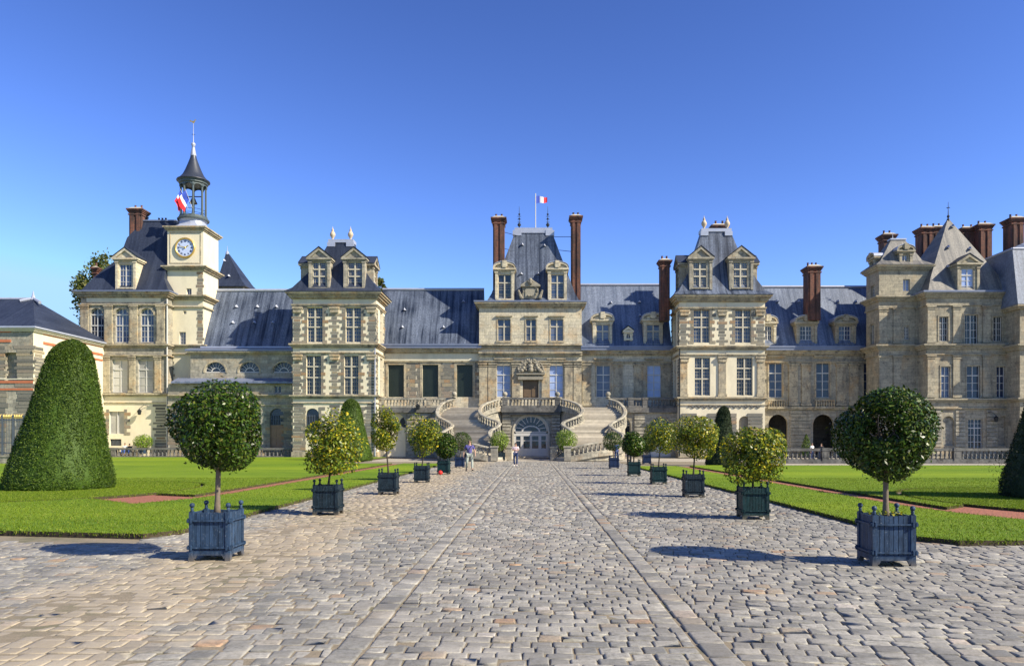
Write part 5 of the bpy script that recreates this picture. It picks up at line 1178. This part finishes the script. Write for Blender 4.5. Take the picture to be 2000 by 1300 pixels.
def potted_tree(name, label, x, y, s_tub, tub_h, tub_mat, zc, rx, rz, leaf_mat, nleaf, leaf, trunk_r, seed, rot=0, balls=True, bark=None, lump=.16, shell=.45, gap=0, group='potted trees lining the cobbled road', iron=True, soilplants=False, forked=False, clumps=40, tl=None):
    rs = np.random.default_rng(seed); rd = random.Random(seed)
    root = empty('potted_tree', (0, 0, 0), 0, label, 'potted tree', group)
    h = s_tub/2; z0 = .10*tub_h/.8; z1 = tub_h*.86
    # box: slatted panels on four sides
    m = MB(); ns = 8; 
    for s_ in range(4):
        for k in range(ns):
            a0 = -h+.035+k*(s_tub-.07)/ns; a1 = a0+(s_tub-.07)/ns-.007; t = rd.uniform(0, .004)
            o_ = rd.uniform(0, .004); zz = z1-rd.uniform(0, .008)
            if s_ == 0: m.box(a0, a1, -h+.012-t, -h+.035, z0+.03, zz)
            elif s_ == 1: m.box(a0, a1, h-.035, h-.012+t, z0+.03, zz)
            elif s_ == 2: m.box(-h+.012-t, -h+.035, a0, a1, z0+.03, zz)
            else: m.box(h-.035, h-.012+t, a0, a1, z0+.03, zz)
    tub = m.build('planter_box', tub_mat, root)
    m = MB(); m.box(-h+.036, h-.036, -h+.036, h-.036, z0+.04, z1-.05); m.build('soil', M_soil, tub)
    for sx in (-1, 1):
        for sy in (-1, 1):
            m = MB(); a, b = sorted((sx*(h-.062), sx*(h+.003))); c, d = sorted((sy*(h-.062), sy*(h+.003))); m.box(a, b, c, d, 0, z1+.01); m.box(a-.004, b+.004, c-.004, d+.004, 0, .05); m.build('corner_post', tub_mat, tub)
            if balls:
                m = MB(); bx, by = sx*(h-.03), sy*(h-.03); m.lathe(bx, by, [(.030, 0), (.018, .025), (.026, .045), (.014, .06)], 10, z1+.01); m.ball((bx, by, z1+.10), .036, 12, 8); m.build('finial', tub_mat, tub, True)
    for s_ in range(4):   # bottom rail with arched feet
        m = MB(); M = (MF(-h), lambda u, z, d: (u, h-d, z), MR(h), ML(-h))[s_]
        pr = [(-h+.063, z0-.0), (-h+.063, z0-.07), (-h+.085, z0-.07), (-h+.11, z0-.02), (h-.11, z0-.02), (h-.085, z0-.07), (h-.063, z0-.07), (h-.063, z0+.05), (-h+.063, z0+.05)][1:]
        m.mprism(M, pr, -.001, .03); m.build('bottom_rail', tub_mat, tub)
    if iron:
        for zb in (z0+.15*(z1-z0), z0+.80*(z1-z0)):
            for s_ in range(4):
                M = (MF(-h), lambda u, z, d: (u, h-d, z), MR(h), ML(-h))[s_]
                m = MB(); m.mbox(M, -h-.012, h+.012, zb-.011, zb+.011, -.022, -.004)
                for e in (-1, 1): m.mbox(M, e*(h-.035)-.012, e*(h-.035)+.012, zb-.032, zb+.032, -.034, -.003); m.mbox(M, e*(h+.006)-.01, e*(h+.006)+.01, zb-.02, zb+.02, -.03, .012)
                m.build('iron_bar', tub_mat, tub)
    # trunk
    zt = zc-rz*(.35 if not forked else .85); m = MB(); pts = []; n = 8; lx, ly = rd.uniform(-.02, .02), 0
    for i in range(n+1):
        t = i/n; pts.append((tl[0]*t if tl else lx*math.sin(t*3), ly, z1-.07+(zt-z1+.07)*t))
    m.tube(pts, [trunk_r*(1.25-.35*min(1, i/2)-.1*i/n) for i in range(n+1)], 12)
    tx = pts[-1][0]
    for k in range(7):
        a = k*2.4+rd.random(); e = (rx*.62*math.cos(a), rx*.62*math.sin(a), zc+rz*rd.uniform(-.35, .55)); mid = (e[0]*.45+tx*.5, e[1]*.45, (zt+e[2])/2-.02)
        m.tube([(tx, 0, zt-.06), mid, e], [trunk_r*.55, trunk_r*.36, trunk_r*.14], 6)
        for q in range(3):
            b = a+rd.uniform(-.7, .7); m.tube([mid, (rx*.8*math.cos(b), rx*.8*math.sin(b), zc+rz*rd.uniform(-.6, .75))], [trunk_r*.26, trunk_r*.08], 5)
    m.build('trunk', bark or M_bark, root, True)
    P, d = crown_points(rs, nleaf, rx, rx, rz, lump, shell, clumps, gap); P[:, 2] += zc; P[:, 0] += tx
    N = d*.9+rs.normal(0, .55, d.shape)+np.array([0, 0, .35])
    c = link(leaf_mesh('crown', P, N, leaf, leaf_mat, rs), 'crown', root)
    if soilplants:
        q = rs.uniform(-1, 1, (90, 3))*np.array([h-.05, h-.05, .03])+np.array([0, 0, z1+.02]); link(leaf_mesh('ground_cover', q, rs.normal(0, 1, (90, 3))+np.array([0, 0, 1]), .05, L_orange, rs), 'ground_cover', root)
    root.location = (x, y, 0); root.rotation_euler = (0, 0, rot); return root
def pt(label, px, py, cx0, cx1, cy0, cy1, kind, seed, tub_mat, rot=0, s=.57, **kw):
    D = 1.7*F/(py-861)+.15; x = X(px, D); zc = H((cy0+cy1)/2, D); rz = (cy1-cy0)/2*D/F; rx = (cx1-cx0)/2*D/F/math.sqrt(1+((px-1040)/F)**2)
    tl = (X((cx0+cx1)/2, D)-x, 0)
    K = {'bay': dict(leaf_mat=L_bay, nleaf=int(17000 if D < 15 else 3500), leaf=.062 if D < 15 else .085, trunk_r=.042, lump=.12, shell=.5, clumps=80, gap=1.0),
         'orange': dict(leaf_mat=L_orange, nleaf=6500 if D < 30 else 3600, leaf=.085 if D < 30 else .105, trunk_r=.028, bark=M_barkd, lump=.32, shell=.72, gap=.38, clumps=30),
         'ball': dict(leaf_mat=L_bay, nleaf=4200, leaf=.07, trunk_r=.035, lump=.04, shell=.25),
         'bright': dict(leaf_mat=L_bright, nleaf=4200, leaf=.10, trunk_r=.04, lump=.14, shell=.5)}[kind]
    K.update(kw); return potted_tree('potted_tree', label, x, D, s, .80 if 'tub_h' not in kw else kw.pop('tub_h'), tub_mat, zc, rx*.97, rz*.97, seed=seed, rot=R(rot), tl=tl, **{k: v for k, v in K.items() if k != 'tub_h'})
pt('dark round bay tree in a blue slatted tub nearest the tallest yew cone', 424, 1092, 330, 526, 748, 925, 'bay', 21, M_tubb, 1.5)
pt('dark round bay tree in a blue tub nearest the yew cut off by the frame', 1730, 1103, 1627, 1833, 754, 934, 'bay', 22, M_tubb, -3, soilplants=True)
pt('bushy yellow-green orange tree in front of the narrow yew pillar by the rubble-quoined pavilion', 641, 1005, 590, 706, 812, 930, 'orange', 23, M_tubd, 1.5)
pt('largest orange tree, with a forked trunk and a green tub', 1470, 1013, 1402, 1540, 820, 938, 'orange', 24, M_tubg, -1.5, forked=True, nleaf=8500)
pt('tall narrow orange tree on a long bare stem in a dark tub', 759, 965, 719, 787, 797, 882, 'orange', 25, M_tubd, 1)
pt('broad airy orange tree in a black-blue tub beside the larger fork-trunked one', 1354, 970, 1308, 1408, 812, 897, 'orange', 26, M_tubd, -1)
pt('two-tiered orange tree in a small dark tub beside the green laurel tub', 824, 942, 794, 866, 814, 890, 'orange', 27, M_tubd, 0)
pt('light orange tree in a green tub in front of a terrace arch', 1286, 945, 1256, 1324, 814, 888, 'orange', 28, M_tubg, 0)
pt('dark leafy laurel in a green tub with a red ball under it', 867, 926, 846, 892, 842, 897, 'bright', 29, M_tubg, -4, leaf_mat=L_bay, leaf=.12)
pt('dark leafy laurel in a green tub between a clipped ball and light orange tree', 1238, 929, 1213, 1262, 844, 892, 'bright', 30, M_tubg, 0, leaf_mat=L_bay, leaf=.12)
pt('clipped dark ball tree in a blue tub half hidden by the walking man', 898, 913, 883, 922, 842, 881, 'ball', 31, M_tubn, 0)
pt('clipped dark ball tree in a small blue tub, in front of the visitor in blue', 1199, 915, 1176, 1217, 842, 881, 'ball', 32, M_tubn, 0)
pt('bright green laurel bush in a dark tub against the stair wall, behind the woman', 976, 898.5, 957, 994, 841, 880, 'bright', 33, M_tubd, 0, s=1.0, tub_h=.8, balls=False, iron=False, group='laurels at the foot of the staircase')
pt('bright green laurel bush against the stair wall, across the arched door from the woman', 1108, 898.5, 1087, 1128, 836, 881, 'bright', 34, M_tubd, 0, s=1.0, tub_h=.8, balls=False, iron=False, group='laurels at the foot of the staircase')
pt('small dark shrub in a plain blue tub on the pale path behind the row', 1263, 906, 1247, 1282, 845, 884, 'bright', 35, M_tubn, 0, leaf_mat=L_bay, group='laurels at the foot of the staircase')

def yew(label, x, y, rb, ht, mat, n, seed, lean=0, rt=None, size=.075, whisk=False):
    rs = np.random.default_rng(seed); root = empty('yew', (x, y, 0), 0, label, 'topiary', 'clipped yew cones on the lawns')
    prof = [(0, .94), (.03, 1.0), (.1, .98), (.27, .86), (.54, .66), (.74, .54), (.86, .45), (.93, .35), (.97, .24), (.99, .13), (1, .02)]
    hs, rr_ = zip(*prof); t = rs.uniform(0, 1, n)**1.12; extra = int(n*.12); t[:extra] = rs.uniform(.86, 1, extra)
    a = rs.uniform(0, 2*math.pi, n); r0 = np.interp(t, hs, rr_)*rb; lump = 1+.015*np.sin(a*5+t*9)+.012*np.sin(a*11-t*23)+.02*np.sin(a*3+t*4+1)+.012*np.sin(a*23+t*31)
    r = r0*lump-rs.uniform(0, .09, n)+rs.normal(0, .012, n)
    P = np.stack([r*np.cos(a)+lean*t, r*np.sin(a), t*ht*(1)+.03], 1); sl = np.interp(t, hs, np.gradient(rr_, hs))*rb/ht
    N = np.stack([np.cos(a), np.sin(a), np.clip(-sl, 0, 3)*1.0], 1); U = N*.25+rs.normal(0, .6, N.shape)+np.array([0, 0, .3])
    link(leaf_mesh('foliage', P, U, size, mat, rs, .32), 'foliage', root)
    m = MB(); m.rings([[(lean*h_+(rv*rb-.07)*math.cos(2*math.pi*i/24), (rv*rb-.07)*math.sin(2*math.pi*i/24), h_*(ht-.05)+.02) for i in range(24)] for h_, rv in prof[:-1]])
    m.v = [(v[0]+x, v[1]+y, v[2]) for v in m.v]; m.build('branches', mat, root, True)
    t_ = MB(); t_.tube([(x, y, -.1), (x, y, .5)], [.16, .12], 8); t_.build('trunk', M_barkd, root)
    if whisk:
        q = rs.uniform(0, 1, (260, 1)); P = np.concatenate([-rb*.97-rs.uniform(0, .30, (260, 1)), rs.normal(0, .35, (260, 1)), .35+1.1*q], 1); link(leaf_mesh('foliage', P, rs.normal(0, 1, (260, 3)), .10, mat, rs, .25), 'foliage', root)
    return root
yew('tallest sunlit yew cone, fully in view on its own grass ring', -16.2, 26.3, 1.66, 5.15, L_yew, 90000, 41, .45, size=.07)
yew('dark clipped yew cone cut off by the frame edge beside the largest bay tree', 15.3, 21.9, 1.7, 5.0, L_yewd, 60000, 42, .0, size=.07, whisk=True)
yew('narrow yew pillar at the foot of the pavilion with rubble quoins', X(686, 65), 65, 1.75, 5.25, L_yew, 26000, 43, 0, size=.11)
yew('dark yew pillar at the foot of the pavilion with the carved frieze', X(1407, 53), 53, 1.05, 4.1, L_yewd, 18000, 44, .25, size=.10)
def cone(label, x, y, rb, ht, z, mat, n, seed, ball=False):
    rs = np.random.default_rng(seed); root = empty('shrub', (x, y, z), 0, label, 'shrub')
    if ball: P, d = crown_points(rs, n, rb, rb, ht/2, .08, .4); P[:, 2] += ht/2+.5
    else:
        t = rs.uniform(0, 1, n)**1.5; a = rs.uniform(0, 6.28, n); r = rb*(1-t)**.7*rs.uniform(.8, 1.03, n); P = np.stack([r*np.cos(a), r*np.sin(a), t*ht+.1], 1); d = np.stack([np.cos(a), np.sin(a), a*0+.5], 1)
    link(leaf_mesh('foliage', P, d+rs.normal(0, .6, d.shape), .16, mat, rs), 'foliage', root); m = MB(); m.tube([(x, y, z-.1), (x, y, z+ht*.6+(.4 if ball else 0))], [.06, .03], 6); m.build('stem', M_barkd, root)
    m = MB(); m.lathe(x, y, [(.28, 0), (.36, .45), (.38, .5), (.3, .5)], 10, z); m.build('pot', M_tubb, root)
cone('bright round bush behind the low balustrade by the sitting couple', X(279, 79.8), 79.8, .95, 1.5, .4, L_bright, 1500, 51, True)
cone('small pointed conifer between two of the dark arches', X(1571, 81), 81-.6, .75, 2.2, 0.1, L_yew, 1200, 52)

def tree(label, x, y, zc, rx, rz, n, seed):
    rs = np.random.default_rng(seed); rd = random.Random(seed); root = empty('tree', (x, y, 0), 0, label, 'tree', 'trees beyond the roofs'); m = MB(); m.tube([(x, y, -.1), (x+.3, y, zc*.5), (x, y, zc)], [.6, .45, .2], 8)
    cl = []
    for k in range(46):
        a = rd.uniform(0, 6.28); e = rd.uniform(-1, 1); s_ = math.sqrt(1-e*e)*rd.uniform(.55, 1.05); c = (rx*s_*math.cos(a), rx*s_*math.sin(a), zc+rz*e*rd.uniform(.7, 1.05)); cl.append(c)
        if k % 3 == 0: m.tube([(x, y, zc*.6), (x+c[0], y+c[1], c[2])], [.18, .05], 5)
    m.build('trunk', M_barkd, root); P = np.concatenate([rs.normal(0, .33, (n//46, 3))*np.array([rx, rx, rz*.7])*.42+np.array(c) for c in cl])
    link(leaf_mesh('crown', P, rs.normal(0, 1, P.shape)+np.array([0, 0, .5]), .42, L_tree, rs, .7), 'crown', root)
tree('leafy tree showing beside the roof of the arched-window pavilion', X(201, 104), 104, H(586, 104), 3.3, 5.6, 6000, 61)
tree('treetop just showing between the quoined pavilion and the ridge of the next wing', X(738, 105), 105, H(564, 105), 1.1, 1.3, 1300, 62)

# ================================================================== FENCE, BOLLARDS, LAMPS
fe = empty('iron_fence', (X(20, 60), 56, 0), 0, 'dark iron railings with gilded tips on a low stone base behind the tall yew cone', 'fence'); DF = 56
m = MB(); m.box(X(-60, DF), X(47, DF), DF-.25, DF+.25, 0, .55); m.box(X(-60, DF), X(47, DF), DF-.3, DF+.3, .551, .68); m.build('stone_base', M_grey, fe)
m = MB()
for z in (.8, 1.55, 3.2): m.box(X(-60, DF), X(47, DF), DF-.03, DF+.03, z, z+.07)
for k in range(34): u = X(-60, DF)+k*.118; m.box(u-.013, u+.013, DF-.013, DF+.013, .68, 3.45)
for u in (X(5, DF), X(26, DF), X(47, DF)): m.box(u-.06, u+.06, DF-.06, DF+.06, .68, 3.6)
m.build('bars', M_bars, fe); m = MB(); m.box(X(-60, DF), X(47, DF), DF-.05, DF+.05, 3.36, 3.5)
for k in range(34): u = X(-60, DF)+k*.118; m.lathe(u, DF, [(.02, 0), (.04, .05), (.005, .22)], 5, 3.45)
m.build('gilt_tips', M_gold, fe)
for px_, py_, hh_, wd, lab in ((1000, 897, .85, .3, 'pale stone bollard behind the woman near the arched door'), (1084, 897, .85, .28, 'stone bollard on the laurel side of the arched door, away from the woman')):
    D = 1.7*F/(py_-861); b = empty('bollard', (X(px_, D), D, 0), 0, lab, 'bollard', 'bollards by the arched door'); m = MB(); m.lathe(X(px_, D), D, [(wd*1.1, 0), (wd*1.1, .1), (wd, .12), (wd*.88, hh_), (wd*.7, hh_+.08), (wd*.2, hh_+.12)], 14); m.build('shaft', M_mull, b, True)
def lantern(label, px, py, D, arm):
    l = empty('wall_lantern', (X(px, D), D, H(py, D)), 0, label, 'lantern', 'wall lanterns'); x, z = X(px, D), H(py, D); m = MB()
    m.tube([(x+arm, D+.3, z+.75), (x+arm*.5, D-.1, z+.95), (x, D-.3, z+.55)], .03, 6); m.build('bracket', M_iron, l)
    m = MB(); m.lathe(x, D-.3, [(.08, 0), (.17, .05), (.24, .4), (.27, .42), (.1, .55), (.03, .66)], 6, z-.1); m.build('lamp', M_iron, l)
lantern('black lantern on a curved bracket above the sitting couple', 275, 808, 80.4, .8); lantern('black lantern on the shaded rusticated wall of the pyramid-roofed pavilion', 1942, 822, 76, -.8)
lantern('black lantern on a pier of the terrace near the outer stair curve', 817, 798, 79.1, .0)
m = MB(); xx = X(862, 39); m.ball((xx, 38.6, .12), .11, 12, 8); tag(m.build('ball', mat_simple('red_plastic', (.75, .03, .02), .4)), 'small red ball lying under the green laurel tub', 'ball')

# ================================================================== PEOPLE
SKIN = mat_simple('skin', (.50, .29, .20), .6); HAIRM = mat_simple('dark_hair', (.03, .02, .015), .6); HAIRB = mat_simple('brown_hair', (.12, .07, .04), .6)
CL = {k: mat_simple(k+'_fabric', c, .9, 0, 8, .3) for k, c in dict(violet=(.10, .09, .28), khaki=(.30, .33, .29), jeans=(.03, .05, .13), pink=(.72, .56, .58), black=(.02, .02, .025), blue=(.06, .12, .40), white=(.7, .7, .68), red=(.45, .05, .05), strap=(.03, .03, .035)).items()}
def skin_obj(name, joints, edges, mat, parent, sub=1, root=0):
    me = bpy.data.meshes.new(name); me.from_pydata([j[:3] for j in joints], edges, []); me.materials.append(mat); o = bpy.data.objects.new(name, me); C.objects.link(o); o.parent = parent
    sm = o.modifiers.new('s', 'SKIN'); sm.use_smooth_shade = True; sv = me.skin_vertices[0].data
    for i, j in enumerate(joints): r = j[3]; sv[i].radius = (r, r) if not isinstance(r, tuple) else r; sv[i].use_root = (i == root)
    ss = o.modifiers.new('b', 'SUBSURF'); ss.levels = sub; ss.render_levels = sub+1; return o
def person(label, loc, rz, H_, top, bottom, hair, pose, long_hair=False, shoe='black', bag=None, scale=1.0, group=None):
    root = empty('person', (0, 0, 0), 0, label, 'person', group); s = H_/1.75
    # pose: dict of joint -> (x, y, z); figure faces -Y
    J = dict(pel=(0, 0, .95), wst=(0, 0, 1.08), che=(0, 0, 1.30), nck=(0, 0, 1.46), hed=(0, -.01, 1.55), top=(0, -.01, 1.68), shl=(-.18, 0, 1.41), shr=(.18, 0, 1.41), ell=(-.26, .02, 1.13), elr=(.26, .02, 1.13), wrl=(-.27, -.06, .88), wrr=(.27, -.06, .88),
             hil=(-.10, 0, .90), hir=(.10, 0, .90), knl=(-.11, -.02, .50), knr=(.11, -.02, .50), anl=(-.11, .02, .09), anr=(.11, .02, .09), tol=(-.12, -.17, .035), tor=(.12, -.17, .035)); J.update(pose)
    g = lambda k: tuple(v*s for v in J[k])
    # body: one skinned surface, fingers included
    jn, ed = [], []
    def add(p, r): jn.append((*p, r*s)); return len(jn)-1
    pe = add(g('pel'), .125); ws = add(g('wst'), .105); ch = add(g('che'), .125); nk = add(g('nck'), .05); ed += [(pe, ws), (ws, ch), (ch, nk)]
    hd = add(g('hed'), .072); tp = add(g('top'), .07); ed += [(nk, hd), (hd, tp)]
    for sd_ in 'lr':
        sh = add(g('sh'+sd_), .055); el = add(g('el'+sd_), .037); wr = add(g('wr'+sd_), .024); ed += [(ch, sh), (sh, el), (el, wr)]
        d = (Vector(g('wr'+sd_))-Vector(g('el'+sd_))).normalized(); pm = Vector(g('wr'+sd_))+d*.07*s; pal = add(pm, .026); ed.append((wr, pal)); sx = -1 if sd_ == 'l' else 1
        for q, L_ in ((-1.5, .055), (-.5, .068), (.5, .064), (1.5, .05)):
            f1 = add(pm+d*.035*s+Vector((0, q*.017, 0))*s, .009); f2 = add(pm+d*(.035+L_)*s+Vector((-sx*.012, q*.019, 0))*s, .007); ed += [(pal, f1), (f1, f2)]
        t1_ = add(pm-d*.02*s+Vector((-sx*.012, -.038, 0))*s, .010); t2_ = add(pm+d*.03*s+Vector((-sx*.016, -.05, 0))*s, .008); ed += [(pal, t1_), (t1_, t2_)]
        hi = add(g('hi'+sd_), .085); kn = add(g('kn'+sd_), .055); an = add(g('an'+sd_), .036); to = add(g('to'+sd_), .03); ed += [(pe, hi), (hi, kn), (kn, an), (an, to)]
    body = skin_obj('body', jn, ed, SKIN, root, 1, 0)
    hx = Vector(g('hed')).lerp(Vector(g('top')), .45); m = MB()   # nose, ears, eyes
    m.rings([[(hx.x-.012*s, hx.y-.07*s, hx.z+.03*s), (hx.x+.012*s, hx.y-.07*s, hx.z+.03*s), (hx.x, hx.y-.065*s, hx.z+.04*s)], [(hx.x-.018*s, hx.y-.072*s, hx.z-.015*s), (hx.x+.018*s, hx.y-.072*s, hx.z-.015*s), (hx.x, hx.y-.10*s, hx.z-.01*s)]]); m.ball((hx.x-.076*s, hx.y, hx.z), .02*s, 6, 5, 1.4); m.ball((hx.x+.076*s, hx.y, hx.z), .02*s, 6, 5, 1.4); m.build('nose_and_ears', SKIN, root)
    m = MB(); m.ball((hx.x-.03*s, hx.y-.068*s, hx.z+.02*s), .011*s, 6, 5); m.ball((hx.x+.03*s, hx.y-.068*s, hx.z+.02*s), .011*s, 6, 5); m.box(hx.x-.025*s, hx.x+.025*s, hx.y-.078*s, hx.y-.06*s, hx.z-.045*s, hx.z-.038*s); m.build('eyes_and_mouth', HAIRM, root)
    m = MB(); m.ball((hx.x, hx.y+.018*s, hx.z+.035*s), .088*s, 12, 8, 1.05)
    if long_hair: m.ball((hx.x, hx.y+.06*s, hx.z-.05*s), .075*s, 10, 8, 1.9)
    m.build('hair', hair, root, True)
    # shirt with short sleeves
    j = [(*g('pel'), .150*s), (*g('wst'), .135*s), (*g('che'), .150*s), (*Vector(g('nck')).lerp(Vector(g('che')), .35), .075*s)]; e = [(0, 1), (1, 2), (2, 3)]
    for sd_ in 'lr':
        a = Vector(g('sh'+sd_)); b = Vector(g('el'+sd_)); k = len(j); j += [(*a, .075*s), (*a.lerp(b, .75), .062*s)]; e += [(2, k), (k, k+1)]
    skin_obj('shirt', j, e, top, root)
    j = [(*(Vector(g('pel'))-Vector((0, 0, .01))), .146*s)]; e = []
    for sd_ in 'lr':
        k = len(j); j += [(*g('hi'+sd_), .105*s), (*g('kn'+sd_), .075*s), (*Vector(g('an'+sd_)).lerp(Vector(g('kn'+sd_)), .08), .062*s)]; e += [(0, k), (k, k+1), (k+1, k+2)]
    skin_obj('trousers', j, e, bottom, root)
    for sd_ in 'lr':
        a = Vector(g('an'+sd_)); t = Vector(g('to'+sd_)); d = t-a; d.z = 0; m = MB(); h0 = a-d*.25
        m.tube([(h0.x, h0.y, max(a.z-.05*s, .045)), (a.x, a.y, max(a.z-.035*s, .05)), (t.x, t.y, t.z+.005), tuple(t+d*.12)], [.035*s, .045*s, .04*s, .02*s], 8); m.build('shoe', CL[shoe], root, True)
    if bag:
        m = MB(); a = Vector(g('shr')); b = Vector(g('hil')); m.tube([tuple(a+Vector((-.03, -.10, .06))), tuple(Vector(g('che'))+Vector((0, -.165, -.03))), tuple(Vector(g('wst'))+Vector((-.08, -.15, -.02))), tuple(b+Vector((-.08, -.06, .08)))], .014, 5); m.build('bag_strap', CL['strap'], root)
        m = MB(); q = Vector(g('hil')); m.box(q.x-.17, q.x-.09, q.y+.0, q.y+.2, q.z-.12, q.z+.10); m.build('bag', CL['strap'], root)
    root.location = loc; root.rotation_euler = (0, 0, rz); return root
D = 43.6
person('man in a violet T-shirt and pale trousers striding over the cobbles', (X(917, D), D, 0.01), R(8), 1.76, CL['violet'], CL['khaki'], HAIRB,
       dict(ell=(-.30, .08, 1.15), wrl=(-.33, -.02, .90), elr=(.30, -.02, 1.14), wrr=(.32, -.16, .93), hil=(-.11, 0, .90), hir=(.11, 0, .90), knl=(-.15, -.13, .50), anl=(-.17, .12, .12), tol=(-.19, -.05, .04), knr=(.14, -.10, .49), anr=(.14, -.28, .10), tor=(.16, -.47, .06)), bag=True)
D = 52
person('woman in a pale pink top and dark jeans with folded arms before the arched door', (X(1007, D), D, 0.01), R(-10), 1.60, CL['pink'], CL['jeans'], HAIRM,
       dict(ell=(-.24, -.06, 1.15), wrl=(.02, -.20, 1.17), elr=(.24, -.06, 1.15), wrr=(-.04, -.18, 1.20), anl=(-.09, .02, .09), tol=(-.11, -.15, .035), anr=(.09, .0, .09), tor=(.12, -.18, .035)), True, 'white')
SIT = dict(pel=(0, 0, .5), wst=(0, .02, .62), che=(0, .02, .84), nck=(0, 0, 1.0), hed=(0, -.01, 1.09), top=(0, -.01, 1.22), shl=(-.18, .02, .95), shr=(.18, .02, .95), ell=(-.25, -.02, .69), elr=(.25, -.02, .69), wrl=(-.14, -.24, .60), wrr=(.14, -.24, .60), hil=(-.10, -.02, .5), hir=(.10, -.02, .5), knl=(-.12, -.42, .50), knr=(.12, -.42, .50), anl=(-.12, -.40, .09), anr=(.12, -.40, .09), tol=(-.12, -.56, .035), tor=(.12, -.56, .035))
for px_, D, z, tp, hr, lab in ((244, 79.9, .28, 'white', HAIRB, 'person in a white top sitting behind the low balustrade'), (253, 80.0, .22, 'black', HAIRM, 'dark-haired person in black sitting behind the low balustrade beside the round bush')):
    person(lab, (X(px_, D), D, z), 0, 1.7, CL[tp], CL['blue'], hr, SIT, group='couple sitting by the wall')
    # bench
b = empty('bench', (X(248.5, 80), 80.15, 0), 0, 'stone bench carrying the sitting couple behind the low balustrade', 'bench'); m = MB(); m.box(X(248.5, 80)-.9, X(248.5, 80)+.9, 79.85, 80.3, .5, .6); m.build('seat', M_grey, b)
for u in (-.7, .7):
    m = MB(); m.box(X(248.5, 80)+u-.1, X(248.5, 80)+u+.1, 79.9, 80.25, 0, .499); m.build('leg', M_grey, b)
person('visitor in a white top standing behind the long balustrade near the small conifer', (X(1586, 68), 68, 0.0), R(30), 1.55, CL['white'], CL['jeans'], HAIRB, {})
person('dark-clothed visitor behind the long balustrade in front of the widest visible arch', (X(1604, 72), 72, -.05), R(-20), 1.55, CL['black'], CL['jeans'], HAIRB, {})
person('visitor in blue standing behind the clipped ball tree by the foot of the stairs', (X(1204, 62), 62, 0.0), R(20), 1.7, CL['blue'], CL['jeans'], HAIRM, {})
person('dark-clothed visitor standing behind the laurel in the green tub', (X(1229, 54), 54, 0.0), R(0), 1.65, CL['black'], CL['black'], HAIRB, {})
